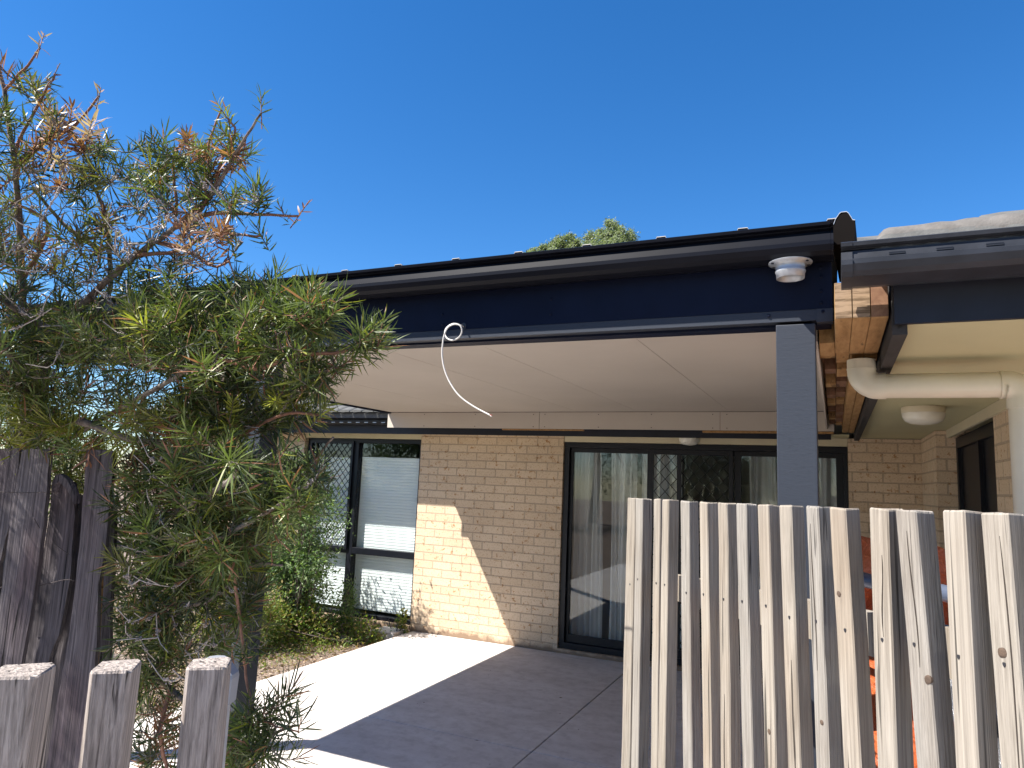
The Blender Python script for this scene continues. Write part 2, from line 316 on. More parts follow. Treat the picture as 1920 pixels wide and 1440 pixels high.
# roof body (tiles), gutters, fascias, soffits
TAN = math.tan(math.radians(19))
def roofslab(x0, x1, y0, y1, z0, name='roof'):
    prof = [(y0, z0), (y1, z0+(y1-y0)*TAN), (y1, z0+(y1-y0)*TAN-.06), (y0, z0-.05)]
    return MB().extrudeX(prof, x0, x1).build(name, 'tile', H)
roofslab(-8.5, 6, 6.42, 11.5, 2.36)
mb = MB()
for i in range(52):
    x = -8.4+i*.165
    mb.loft([[(x+.08*math.cos(a)+.08, y, z+.028*math.sin(a)) for a in np.linspace(0, math.pi, 7)] for y, z in ((6.38, 2.372), (6.8, 2.372+.42*TAN))], True, True)
mb.build('roof_tiles', 'tile', H)
def quad_gutter(yf, zb, h=.115, w=.11, lip=.012):  # (y,z) closed section, fascia at yf
    o = yf-w
    return [(yf-.002, zb+.01), (yf-.02, zb), (yf-.055, zb-.004), (o+.022, zb+.004), (o+.008, zb+.016), (o, zb+.034), (o, zb+.048), (o+.005, zb+.050), (o+.009, zb+.072), (o+.024, zb+.076), (o+.026, zb+h-.020),
            (o-.002, zb+h-.014), (o-.004, zb+h-.004), (o+.004, zb+h), (o+.012, zb+h-.004), (o+.016, zb+h-.02), (yf-.006, zb+.035)]
MB().box(-8.5, -.02, 6.615, 6.635, 2.150, 2.345).build('fascia', 'fascia_old', H)
gt = MB().extrudeX(quad_gutter(6.615, 2.245), -8.5, -.02).build('gutter', 'gutter_old', H)
mb = MB()
for i in range(38): x = -7.0+i*.115; MB().box(x, x+.05, 6.5025, 6.5045, 2.262, 2.272).build('gutter_slot', 'galv', gt)  # pale steel boxes stand in for light seen in the overflow slots
MB().box(-8.5, .12, 6.635, D-.001, SOF, SOF+.012).build('soffit', 'soffit', H)
# right-hand verandah roof
MB().box(.19, 5, 2.255, D, SOF, SOF+.012).build('soffit', 'soffit', H)
MB().box(.165, 5, 2.235, 2.254, 2.178, 2.345).build('fascia', 'fascia_old', H)
MB().box(.160, .198, 2.256, 6.72, 2.150, 2.36).build('side_fascia', 'dark_pine', H)
gr = MB().extrudeX(quad_gutter(2.225, 2.282, .098, .155), .055, 5).build('gutter', 'gutter_old', H)
mb = MB()
for x in (.145, .255, .365):
    MB().box(x, x+.038, 2.0742, 2.0775, 2.3385, 2.3415).build('gutter_slot', 'frame', gr); MB().box(x, x+.038, 2.0735, 2.0775, 2.3358, 2.3380).build('slot_lip', 'gutter_old', gr)
MB().extrudeX([(y-.003 if i in (3, 4, 5, 6, 7, 8, 9, 10) else y, z) for i, (y, z) in enumerate(quad_gutter(2.225, 2.279, .101, .157))], .028, .056).build('gutter_end_cap', 'gutter_old', gr)
MB().extrudeX([(2.09, 2.372), (6.5, 2.372+4.4*TAN), (6.5, 2.3+4.4*TAN), (2.12, 2.33)], .20, 5).build('roof', 'tile', H)
# ridge caps and mortar at the corner of the verandah roof
def cap(x0, x1, y, zb, h, name, mat, par, start=.06, rise=0.0):
    def fn(u, v):
        x = x0+(x1-x0)*u; e = min(1, (u*(x1-x0))/start); e = math.sin(e*math.pi/2)**.6 if e < 1 else 1
        a = math.pi*v; hh = (h+rise*u)*max(e, .02)
        w = .10
        wob = .0012*math.sin(23*x*3+v*9)+.0008*math.sin(91*x+5*v)
        return (x, y+w*(1-math.cos(a))*.5*2-.02, zb+hh*math.sin(a)**.55+wob)
    return grid(fn, 40, 14, name, mat, par)
rc = MB().extrudeX([(2.075, 2.352), (2.10, 2.40), (2.14, 2.425), (2.23, 2.43), (2.3, 2.35)], .105, .9)
cap(.102, .60, 2.12, 2.355, .086, 'ridge_cap', 'mortar', H, .05, .012)
cap(.335, 1.2, 2.17, 2.39, .080, 'ridge_cap', 'tile', H, .05, .02)
def bed(u, v):
    x = .100+u*.8; z0 = 2.352; t = min(1, u*.8/.035)
    top = z0+(.046+.005*math.sin(u*9)+.0015*math.sin(u*47))*math.sqrt(t)
    return (x, 2.083+.02*v+.002*math.sin(u*90+v*5), z0+(top-z0)*v)
grid(bed, 80, 8, 'mortar_bed', 'tile', H)

# ------------------------------------------------------------------ sliding door
yd = D+.045
dr = thing('sliding_door', (-1.2, yd, .04), 'wide black framed sliding glass door in the shaded brick wall', 'door')
fr_ = MB(); fr_.box(-2.56, .108, yd-.02, yd+.10, 2.055, 2.110); fr_.box(-2.56, .108, yd-.02, yd+.10, .041, .10)
fr_.box(-2.56, -2.505, yd-.02, yd+.10, .10, 2.055); fr_.box(.075, .108, yd-.02, yd+.10, .10, 2.055); fr_.build('frame', 'frame', dr, bevel=.003)
def panel(name, x0, x1, y, st=.045, z0=.102, z1=2.053, mat='glass', t=.03):
    mb = MB(); mb.box(x0, x0+st, y, y+t, z0, z1); mb.box(x1-st, x1, y, y+t, z0, z1); mb.box(x0+st, x1-st, y, y+t, z1-.045, z1); mb.box(x0+st, x1-st, y, y+t, z0, z0+.075)
    p = mb.build(name, 'frame', dr, bevel=.002)
    if mat: MB().box(x0+st, x1-st, y+t*.5, y+t*.5+.005, z0+.075, z1-.045).build('pane', 'glass', p)
    return p
panel('glass_panel', -2.503, -1.665, yd+.02, .03)
panel('glass_panel', -1.69, -.80, yd+.055, .045)
panel('glass_panel', -.86, .074, yd+.02, .06)
sp = panel('screen_door', -1.66, -.87, yd-.015, .035, mat=None, t=.025)
def mesh_screen(x0, x1, z0, z1, y, px, pz, r, name, par):
    mb = MB()
    k0 = int((x0-z1/pz*px)/px)-2; 
    for sgn in (1, -1):
        n = int((x1-x0)/px+(z1-z0)/pz)+3
        for k in range(-n, n):
            # line x = x0 + k*px + sgn*(z-z0)*px/pz
            sl_ = sgn*px/pz; pts = []
            za = z0; zb = z1
            def X(z): return x0+k*px+sl_*(z-z0)
            lo, hi = za, zb
            if sl_ > 0: lo = max(lo, z0+(x0-(x0+k*px))/sl_); hi = min(hi, z0+(x1-(x0+k*px))/sl_)
            else: lo = max(lo, z0+(x1-(x0+k*px))/sl_); hi = min(hi, z0+(x0-(x0+k*px))/sl_)
            if hi-lo < .01: continue
            mb.tube([(X(lo), y+(.0015*sgn), lo), (X(hi), y+(.0015*sgn), hi)], r, 4)
    return mb.build(name, 'frame', par)
mesh_screen(-1.62, -.91, .18, 2.005, yd-.004, .110, .122, .0036, 'security_mesh', sp)
MB().box(-1.395, -1.355, yd-.014, yd+.009, .18, 2.005).build('mid_stile', 'frame', sp)

# window on the left
yw = D+.075
wn = thing('window', (-5.1, yw, .05), 'tall black framed window left of the brick pier, behind the bushes', 'window')
mb = MB(); mb.box(-5.98, -4.31, yw-.02, yw+.07, 2.06, 2.110); mb.box(-5.98, -4.31, yw-.02, yw+.07, .046, .09); mb.box(-5.98, -5.94, yw-.02, yw+.07, .09, 2.06)
mb.box(-4.345, -4.31, yw-.02, yw+.07, .09, 2.06); mb.box(-5.285, -5.205, yw-.02, yw+.07, .09, 2.06); mb.box(-5.94, -5.285, yw-.02, yw+.07, .755, .83); mb.box(-5.205, -4.345, yw-.02, yw+.07, .755, .83)
mb.build('frame', 'frame', wn, bevel=.003)
mb = MB()
for x0, x1 in ((-5.94, -5.285), (-5.205, -4.345)):
    for z0, z1 in ((.09, .755), (.83, 2.06)): mb.box(x0+.001, x1-.001, yw+.02, yw+.025, z0+.001, z1-.001)
mb.build('pane', 'glass', wn)
mb = MB(); mb.box(-5.93, -5.90, yw-.045, yw-.022, .80, 2.08); mb.box(-5.30, -5.27, yw-.045, yw-.022, .80, 2.08); mb.box(-5.90, -5.30, yw-.045, yw-.022, .80, .83); mb.box(-5.90, -5.30, yw-.045, yw-.022, 2.05, 2.08)
sc = mb.build('security_screen', 'frame', wn); mesh_screen(-5.90, -5.30, .83, 2.05, yw-.034, .082, .096, .0042, 'diamond_mesh', sc)
# pleated blind
def blind(x0, x1, z0, z1, label):
    n = int((z1-z0)/.017); mb = MB(); vs = []
    for i in range(n+1):
        z = z1-(z1-z0)*i/n; y = yw+.075+(.0018 if i % 2 else -.0018); vs += [(x0, y, z), (x1, y, z)]
    mb.add(vs, [(2*i, 2*i+1, 2*i+3, 2*i+2) for i in range(n)])
    mb.box(x0, x1, yw+.06, yw+.09, z1, z1+.02)
    return tag(mb.build('window_blind', 'blind'), label, 'blind', 'pleated blinds in the left window')
blind(-5.93, -5.25, .12, 1.86, 'white pleated blind behind the diamond security mesh'); blind(-5.24, -4.31, .12, 1.875, 'white pleated blind in the clear right half of the window, partly sunlit')
# curtains behind the sliding door
def curtain(x0, x1, label, amp=.03, dens=55, flare=0.0):
    nu = int((x1-x0)*220); ph = random.random()*9
    def fn(u, v):
        x = x0+(x1-x0)*u+flare*(1-v)*(u-.3)+.012*math.sin(v*3+u*7); z = .06+1.99*v
        y = D+.26+amp*math.sin(u*(x1-x0)*dens+ph+.9*math.sin(u*6+ph)+.25*math.sin(v*4))+.5*amp*math.sin(u*(x1-x0)*dens*1.9+v*1.5)
        return (x, y, z)
    return tag(grid(fn, nu, 12, 'curtain', 'curtain'), label, 'curtain', 'sheer curtains behind the sliding door')
curtain(-2.52, -2.22, 'bunched white sheer curtain at the left edge of the sliding door', .035, 90, .05)
curtain(-2.13, -1.84, 'white sheer curtain hanging second from the left jamb of the sliding door', .03, 70, -.04)
curtain(-1.80, -1.38, 'grey looking sheer curtain behind the left half of the diamond mesh screen door', .02, 45)
curtain(-.22, .09, 'white sheer curtain at the right end of the sliding door, right of the charcoal post', .03, 75)
curtain(-.75, -.50, 'dim sheer curtain just left of the charcoal post', .025, 60)

# ------------------------------------------------------------------ patio roof
P = thing('patio_roof', (-2.2, F, 0), 'dark patio roof with charcoal posts, black gutter and flat beige ceiling', 'patio roof')
XL, XR = -4.36, .005
MB().box(XL, XR, F, F+.045, 2.300, 2.56).build('front_fascia', 'charcoal', P)
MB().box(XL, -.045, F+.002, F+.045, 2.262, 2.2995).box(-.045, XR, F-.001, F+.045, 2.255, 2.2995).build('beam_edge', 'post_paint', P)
pg = MB().extrudeX(quad_gutter(F-.001, 2.452, .112, .108), XL-.03, XR-.002).build('gutter', 'gutter', P)
MB().extrudeX([(y-.002, z) for y, z in quad_gutter(F-.001, 2.450, .116, .110)], XR-.001, XR+.006).build('gutter_end_cap', 'gutter', pg)
for i, (x0, x1, w0) in enumerate(((-.173, -.049, .118), (-2.563, -2.441, .118), (-4.36, -4.242, .118))):
    MB().box(x0, x1, F+.004, F+.122, -.075 if x0 < -4.3 else .0, 2.252).build('post', 'post_paint', P, bevel=.003)
MB().box(XL+.02, -.0, F+.047, F+.12, 2.254, 2.36).build('front_beam', 'charcoal', P)
CZ = 2.36
xs = [-4.36, -3.29, -2.2, -1.62, -.82, .0]; ysx = [F+.121, 5.35, 6.298]
mb = MB()
for a in range(5):
    for c_ in range(2): mb.box(xs[a]+.0015, xs[a+1]-.0015, ysx[c_]+.0015, ysx[c_+1]-.0015, CZ, CZ+.006)
mb.build('ceiling_sheets', 'sheet', P)
MB().box(-4.36, 0, F+.125, 6.3, CZ+.0075, CZ+.03).build('ceiling_backing', 'dark_wood', P)
mb = MB(); mb.box(-4.36, -2.60, 6.30, 6.308, 2.196, 2.356); mb.box(-2.596, -.90, 6.30, 6.308, 2.196, 2.356); mb.box(-.896, .005, 6.30, 6.308, 2.196, 2.356)
tr_ = mb.build('rear_trim_board', 'sheet', P)
mb = MB()
for x in (-3.9, -3.3, -2.66, -2.54, -2.0, -1.5, -.96, -.84, -.3):
    for z in (2.215, 2.335): mb.lathe((x, 6.297, z), [(.004, -.0035), (.0045, 0), (.004, .0035)], 8)
mb.build('nail_heads', 'screw', tr_)
MB().box(-4.3, 0, 6.31, 6.345, 2.20, 2.355).build('rear_beam', 'dark_wood', P)
mb = MB(); mb.box(-3.0, -2.15, 6.312, 6.34, 2.182, 2.194); mb.box(-1.05, .0, 6.312, 6.345, 2.176, 2.194); mb.build('timber_packer', 'pine', P)
MB().box(XL, XL+.04, F+.05, 6.5, 2.345, 2.52).build('side_fascia', 'charcoal', P)
# corrugated steel roof on top
mb = MB(); prof = []
pitch = .285; x = XL-.02; zf, zr = 2.5625, 2.49
while x < XR-.02:
    prof += [(x, 0), (x+pitch*.30, 0), (x+pitch*.35, .031), (x+pitch*.46, .031), (x+pitch*.51, 0)]; x += pitch
prof = [(min(a, XR+.02), b) for a, b in prof]
r0 = [(a, F-.045, zf+b) for a, b in prof]; r1 = [(a, 6.59, zr+b) for a, b in prof]
n = len(prof); mb.add(r0+r1+[(a, y, z-.0025) for a, y, z in r0]+[(a, y, z-.0025) for a, y, z in r1], [(i, i+1, n+i+1, n+i) for i in range(n-1)]+[(2*n+i+1, 2*n+i, 3*n+i, 3*n+i+1) for i in range(n-1)]+[(i+1, i, 2*n+i, 2*n+i+1) for i in range(n-1)])
mb.build('roof_sheet', 'roofsheet', P)
# upturned offcut of roof sheet at the end
pr = [(.010, 2.50), (.012, 2.571), (.018, 2.588), (.030, 2.606), (.036, 2.610), (.052, 2.610), (.058, 2.604), (.066, 2.588), (.070, 2.580), (.077, 2.578), (.073, 2.50)]
mb = MB(); mb.loft([[(x_, 2.45, z) for x_, z in pr], [(x_+.02, 2.80, z-.03) for x_, z in pr]], True); mb.build('ridge_flashing', 'roofdark', P)
mb = MB(); mb.loft([[(x_, 2.448, z) for x_, z in pr[1:10]]+[(x_*.97+.0013, 2.448, z-.0025) for x_, z in pr[1:10]][::-1], [(x_, 2.4495, z) for x_, z in pr[1:10]]+[(x_*.97+.0013, 2.4495, z-.0025) for x_, z in pr[1:10]][::-1]], True); mb.build('flashing_edge', 'galv', P)
# galvanised outlet under the gutter
ow = (-.121, 2.435)
oo = MB().lathe((ow[0], ow[1], 2.446), [(.069, 0), (.069, -.0025), (.047, -.004), (.0455, -.026), (.048, -.029), (.048, -.033), (.0455, -.036), (.044, -.054), (.041, -.054), (.041, -.02)], 36).build('gutter_outlet', 'galv', pg, label='round galvanised outlet under the gutter near its right end')
mb = MB()
for a in (.4, 2.7, 3.6, 5.8): mb.lathe((ow[0]+.06*math.cos(a), ow[1]+.06*math.sin(a), 2.441), [(.004, -.002), (.005, .001), (.004, .003)], 8)
mb.build('rivets', 'screw', oo)
mb = MB()
for x, z in ((-1.49, 2.37), (-1.485, 2.325), (-.03, 2.44), (-.028, 2.41), (-.03, 2.36), (-.03, 2.32), (-.025, 2.29), (-.195, 2.285), (-1.0, 2.40), (-1.0, 2.34), (-2.4, 2.37), (-2.4, 2.32)):
    mb.add([(x+.0055*math.cos(a), F-.0035, z+.0055*math.sin(a)) for a in np.linspace(0, 2*math.pi, 9)[:-1]]+[(x+.003*math.cos(a), F-.005, z+.003*math.sin(a)) for a in np.linspace(0, 2*math.pi, 9)[:-1]]+[(x+.0055*math.cos(a), F+.001, z+.0055*math.sin(a)) for a in np.linspace(0, 2*math.pi, 9)[:-1]],
           [(i, (i+1) % 8, 8+(i+1) % 8, 8+i) for i in range(8)]+[tuple(range(8, 16))]+[(16+i, 16+(i+1) % 8, (i+1) % 8, i) for i in range(8)])
mb.build('fascia_screws', 'charcoal', P)
# laminated side beam of raw pine and its blocking
for i, (x0, x1) in enumerate(((.010, .0565), (.0575, .105), (.106, .152))):
    b_ = MB().box(x0, x1, 2.262, 2.86 if i else 2.83, 2.207-.001*i, 2.318).build('pine_beam', 'pine', P, bevel=.0015)
    MB().box(x0+.001, x1-.001, 2.2585, 2.2615, 2.208, 2.317).build('sawn_end', 'pine_end' if i < 2 else 'dark_wood', b_)
MB().box(-.040, .008, 2.62, 2.87, 2.205, 2.33).build('pine_block', 'pine', P, bevel=.0015)
MB().box(-.045, .012, 2.90, 3.12, 2.24, 2.34).build('pine_block', 'pine', P, bevel=.0015)
MB().box(.015, .062, 2.92, 3.2, 2.235, 2.33).build('pine_block', 'pine', P, bevel=.0015)
for x0, x1, nm in ((.066, .108, 'side_beam'), (.110, .152, 'side_beam')):
    MB().box(x0, x1, 2.88, 6.42, 2.195, 2.31).build(nm, 'pine', P, bevel=.0015)
for k in range(7):
    y0 = 3.35+k*.45
    MB().box(-.030, .014, y0, y0+.10+.05*random.random(), 2.23+.02*random.random(), 2.33).build('nogging', 'pine' if k % 2 else 'dark_wood', P)
    MB().box(.018, .062, y0-.08, y0+.12+.06*random.random(), 2.22+.03*random.random(), 2.33).build('nogging', 'dark_wood' if k % 3 else 'pine', P)
MB().box(-.045, .155, 2.9, 6.3, 2.335, 2.35).build('beam_cover', 'dark_wood', P)
MB().box(-.055, -.045, 2.63, 6.3, 2.215, 2.36).build('ceiling_edge_strip', 'sheet', P)

# ------------------------------------------------------------------ cable
hp = [onY(*p, y) for p, y in (((869, 612), 2.50), ((862, 609), 2.44), ((850, 607), 2.42), ((838, 614), 2.41), ((834, 624), 2.405), ((838, 634), 2.40), ((848, 638), 2.395), ((860, 633), 2.39), ((866, 622), 2.385), ((863, 611), 2.38), ((852, 608), 2.375),
      ((840, 614), 2.37), ((833, 628), 2.37), ((830, 645), 2.37), ((829, 668), 2.37), ((834, 695), 2.37), ((845, 720), 2.37), ((862, 743), 2.37), ((888, 762), 2.37), ((918, 778), 2.37))]
def smooth(pts, k=4):
    P_ = [np.array(p) for p in pts]; out_ = []
    for i in range(len(P_)-1):
        p0 = P_[max(i-1, 0)]; p1 = P_[i]; p2 = P_[i+1]; p3 = P_[min(i+2, len(P_)-1)]
        for j in range(k):
            t = j/k; out_.append(.5*((2*p1)+(-p0+p2)*t+(2*p0-5*p1+4*p2-p3)*t*t+(-p0+3*p1-3*p2+p3)*t**3))
    out_.append(P_[-1]); return out_
tag(MB().tube(smooth(hp), .0031, 8).build('cable', 'cable'), 'looped white electrical cable hanging from a hole in the dark fascia', 'cable')
cb = [o for o in bpy.data.objects if o.name == 'cable'][0]; e0 = np.array(hp[-1]); ed = e0-np.array(hp[-2]); ed /= np.linalg.norm(ed)
for q in (0, 2.1, 4.2):
    of = .0015*(np.cross(ed, (0, 1, 0))*math.cos(q)+np.array([0, 1, 0])*math.sin(q)); MB().tube([e0+of-ed*.004, e0+of+ed*.006, e0+of*2.6+ed*.011], .0011, 6).build('cable_core', 'redtwig0' if q == 0 else 'cable', cb)
c_ = onY(869, 612, F-.003)
MB().add([(c_[0]+.013*math.cos(a), F-.003, c_[2]+.016*math.sin(a)) for a in np.linspace(0, 2*math.pi, 17)[:-1]], [tuple(range(16))]).build('cable_hole', 'screw', P)

# ------------------------------------------------------------------ oyster lights and downpipe
def oyster(x, y, r, label):
    t = thing('ceiling_light', (x, y, SOF), label, 'light', 'oyster lights under the eaves')
    MB().lathe((x, y, SOF-.002), [(r, 0), (r, -.028), (r*.985, -.030), (r*.97, -.034)], 36).build('base', 'cream', t)
    MB().lathe((x, y, SOF-.036), [(r*.98, 0), (r*.96, -.02), (r*.85, -.042), (r*.6, -.055), (r*.3, -.061), (.004, -.063)], 36).build('shade', 'lampglass', t)
oyster(.452, 4.44, .108, 'round opal ceiling light on the cream soffit of the right verandah')
oyster(-1.24, 6.74, .10, 'round opal ceiling light above the sliding door, below the beige trim board')
dp = thing('downpipe', (.3, 2.87, 2.0), 'cream plastic stormwater pipe running under the right soffit', 'pipe')
yp = 2.87; zp = 2.087; R_ = .0445
def arc(c, a0, a1, r, n=10): return [(c[0]+r*math.cos(a), yp, c[1]+r*math.sin(a)) for a in np.linspace(a0, a1, n)]
xe = .098
MB().tube([(xe, yp, 2.185), (xe, yp, 2.150)]+arc((xe+.055, zp+.055), math.pi, 1.5*math.pi, .055)+[(xe+.078, yp, zp)], R_+.004, 24).build('elbow', 'pvc', dp)
MB().tube([(xe+.070, yp, zp), (.530, yp, zp-.002)], R_, 24).build('horizontal_pipe', 'pvc', dp)
MB().tube([(.522, yp, zp-.002), (.538, yp, zp-.002)]+arc((.538, zp-.052), math.pi/2, 0, .050)+[(.588, yp, zp-.085)], R_+.004, 24).build('elbow', 'pvc', dp)
MB().tube([(.588, yp, zp-.08), (.588, yp, .0)], R_, 24).build('vertical_pipe', 'pvc', dp)
MB().tube([(xe, yp, 2.152), (xe, yp, 2.149)], R_+.0055, 24).build('socket_ring', 'pvc', dp)

# ------------------------------------------------------------------ fences
def turned_picket(mt, w, t, top, bot, ang, mat, name, par, zb=0.0, bend=0.0):
    """rectangular picket whose near vertical edge runs top -> bot; ang = direction of the lit face edge"""
    fd = np.array([math.cos(ang), math.sin(ang), 0]); sd = np.array([-fd[1], fd[0], 0])
    if sd@np.array([top[0], top[1], 0]) < 0: sd = -sd
    rings = []; n = 14
    for i in range(n+1):
        u = i/n; c = np.array(top)+(np.array(bot)-np.array(top))*u
        c = c+fd*(bend*math.sin(u*math.pi))+fd*random.uniform(-.0009, .0009)
        ww = w*(1+random.uniform(-.012, .012)); e = .0025
        rings.append([c-fd*e, c-fd*(ww-e), c-fd*ww+sd*e, c-fd*ww+sd*(t-e), c-fd*(ww-e)+sd*t, c-fd*e+sd*t, c+sd*(t-e), c+sd*e])
    # chamfered, slightly uneven top
    top_r = [p+np.array([0, 0, .0015*math.sin(k*1.7+mt)]) for k, p in enumerate(rings[0])]
    ctr = sum(top_r)/8; cap_ = [ctr+(p-ctr)*.93+np.array([0, 0, .003]) for p in top_r]
    return MB().loft([cap_, top_r]+rings[1:], True).build(name, mat, par)
pk = [(1192.5, 1193, 936, 1181.8, 1195, 14, 0), (1205, 1222, 937, 1196, 1212.5, 13, 17), (1238, 1243, 937.5, 1233, 1239, 12.5, 5), (1254, 1272, 939, 1247, 1261, 12.5, 18),
      (1292, 1308.5, 942, 1298.7, 1315, 16.5, 16.5), (1326, 1345, 944, 1332.5, 1348.6, 15, 19), (1363.6, 1380, 946, 1368.9, 1389.5, 17.6, 17),
      (1399, 1418, 947.5, 1412, 1430.7, 19, 19), (1441, 1461, 949.5, 1455.5, 1478.7, 20.4, 20), (1483.6, 1505, 951, 1503, 1527.5, 22.6, 21.4),
      (1533.8, 1557.5, 953, 1554.5, 1579, 22, 23.7), (1585.6, 1608.9, 956, 1615.6, 1640, 28.9, 23.3), (1664, 1690, 957.5, 1681.2, 1709.3, 32.3, 26),
      (1716.9, 1745.7, 961.5, 1760, 1790.7, 35, 29), (1808.7, 1839, 962, 1835, 1865, 36.4, 30.3), (1890, 1925, 967, 1932, 1968, 44, 34), (1985, 2020, 972, 2040, 2080, 48, 38)]
RF = thing('picket_fence', tuple(at(1550, 1300, 1.7)*np.array([1, 1, 0])), 'pale weathered timber picket fence standing in full sun on the right', 'fence')
railpts = []; PKG = []
for i, (xm, xr_, yt, bm, br_, lit, dk) in enumerate(pk):
    u = i/(len(pk)-1)
    depth = 1/(1/2.80*(1-u**1.25)+1/1.06*u**1.25)
    top = at(xm, yt, depth)
    # foot: straight below along the leaning edge, at the same horizontal distance
    rb = ray(bm, 1440); hr = math.hypot(top[0], top[1]); k = hr/math.hypot(rb[0], rb[1]); mid = CAMP+rb*k
    dirv = mid-top; ft = top+dirv*((top[2]-0.02)/(-dirv[2]))
    w_l = lit/FPX*depth; w_d = dk/FPX*depth
    thr = math.atan2(top[1], top[0])                # direction of view in plan
    s_ = .045
    beta = math.atan2(max(lit, 10), max(dk, 10))
    ang = thr+beta+math.pi                          # face edge direction (towards the nearer, right-hand side)
    wl = w_l/math.sin(beta); wd = 1.1*max(w_d, .3*w_l)/math.cos(beta)
    fd_ = np.array([math.cos(ang), math.sin(ang), 0]); sd_ = np.array([-fd_[1], fd_[0], 0]); sd_ = sd_ if sd_@np.array([top[0], top[1], 0]) >= 0 else -sd_
    wq = wl if dk else w_l*1.4
    pick = turned_picket(i, wq, min(max(wd, .03), .05) if dk else .02, top, ft, ang, ('picket', 'picket_b', 'picket_c')[i*7 % 3], 'picket', RF, bend=random.uniform(-.003, .003))
    PKG.append((top, ft, fd_, sd_, wq, pick))
    if i in (1, 4, 6, 8, 10, 11, 13, 14, 15):
        railpts.append((top, ang))
def rail_at(i, ypx):
    xm, xr_, yt, bm, br_, lit, dk = pk[i]; u = i/(len(pk)-1); depth = 1/(1/2.80*(1-u**1.25)+1/1.06*u**1.25)
    return at(xm+12, ypx, depth)
A0, A1 = rail_at(1, 1096), rail_at(14, 1248)
dirr = (A1-A0)/np.linalg.norm(A1-A0); nrm = np.array([-dirr[1], dirr[0], 0]); nrm /= np.linalg.norm(nrm)
if nrm[0] < 0: nrm = -nrm
A0 = A0+nrm*.055; A1 = A1+nrm*.055+dirr*.5
mb = MB(); mb.loft([[a-np.array([0, 0, .045])-nrm*0, a-np.array([0, 0, .045])+nrm*.035, a+np.array([0, 0, .045])+nrm*.035, a+np.array([0, 0, .045])] for a in (A0, (A0+A1)/2, A1)], True)
mb.build('rail', 'picket', RF)
mb2 = [np.array([0, 0, -1.05]) for _ in (0,)]
mb = MB(); mb.loft([[a-np.array([0, 0, .045])+mb2[0], a-np.array([0, 0, .045])+nrm*.035+mb2[0], a+np.array([0, 0, .045])+nrm*.035+mb2[0], a+np.array([0, 0, .045])+mb2[0]] for a in (A0, A1)], True)
mb.build('rail', 'picket', RF)
# rusty nail heads, knots and splits in the lit faces
ny = [1096, 1087, 1093, 1097, 1111, 1115, 1125, 1130, 1137, 1157, 1167, 1183, 1203, 1213, 1237, 1250]
for (top, ft, fd, sd, wl, pick), y_ in zip(PKG, ny):
    for tt in np.linspace(0, 1, 400):
        if proj(top+(ft-top)*tt)[1] > y_: break
    nr = -sd
    c0 = top+(ft-top)*tt-fd*wl*random.uniform(.42, .62)+nr*.0008
    mb = MB(); mb.loft([[c0+nr*k_+r_*(fd*math.cos(q)+np.array([0, 0, 1.35])*math.sin(q)*(1+.3*math.sin(3*q))) for q in np.linspace(0, 2*math.pi, 11)[:-1]] for k_, r_ in ((-.004, .0030), (.0004, .0026))], True)
    mb.build('nail_head', 'screw', pick if False else RF)
for k, (pi, tt, fx, rr_) in enumerate(((13, .17, .12, .007), (15, .13, .62, .008), (10, .26, .4, .005), (11, .10, .7, .005), (8, .31, .5, .005))):
    top, ft, fd, sd, wl, pick = PKG[pi]; c0 = top+(ft-top)*tt-fd*wl*fx; nr = -sd
    MB().loft([[c0+nr*k_+r_*(fd*math.cos(q)+np.array([0, 0, 1.2])*math.sin(q)*(1+.15*math.sin(2*q+k))) for q in np.linspace(0, 2*math.pi, 15)[:-1]] for k_, r_ in ((-.004, rr_), (.0006, rr_*.92), (.0016, rr_*.55))], True).build('knot', 'knot', RF)
for k, (pi, t0, t1, fx) in enumerate(((9, .20, .42, .45), (13, .02, .16, .45), (14, .30, .48, .5), (15, .02, .30, .35), (12, .05, .14, .4), (6, .30, .45, .5), (15, .36, .6, .55), (10, .02, .2, .6))):
    top, ft, fd, sd, wl, pick = PKG[pi]; nr = -sd; L_s, R_s = [], []
    for j in range(13):
        u_ = j/12; c0 = top+(ft-top)*(t0+(t1-t0)*u_)-fd*wl*(fx+.05*math.sin(u_*5+k))+nr*.0009; hw = .0011*math.sin(math.pi*u_)**.6*(.7+.5*random.random())+.0001
        L_s.append(c0-fd*hw); R_s.append(c0+fd*hw)
    mb = MB(); mb.loft([[a, b_, b_-nr*.003, a-nr*.003] for a, b_ in zip(L_s, R_s)], True); mb.build('split', 'split', RF)

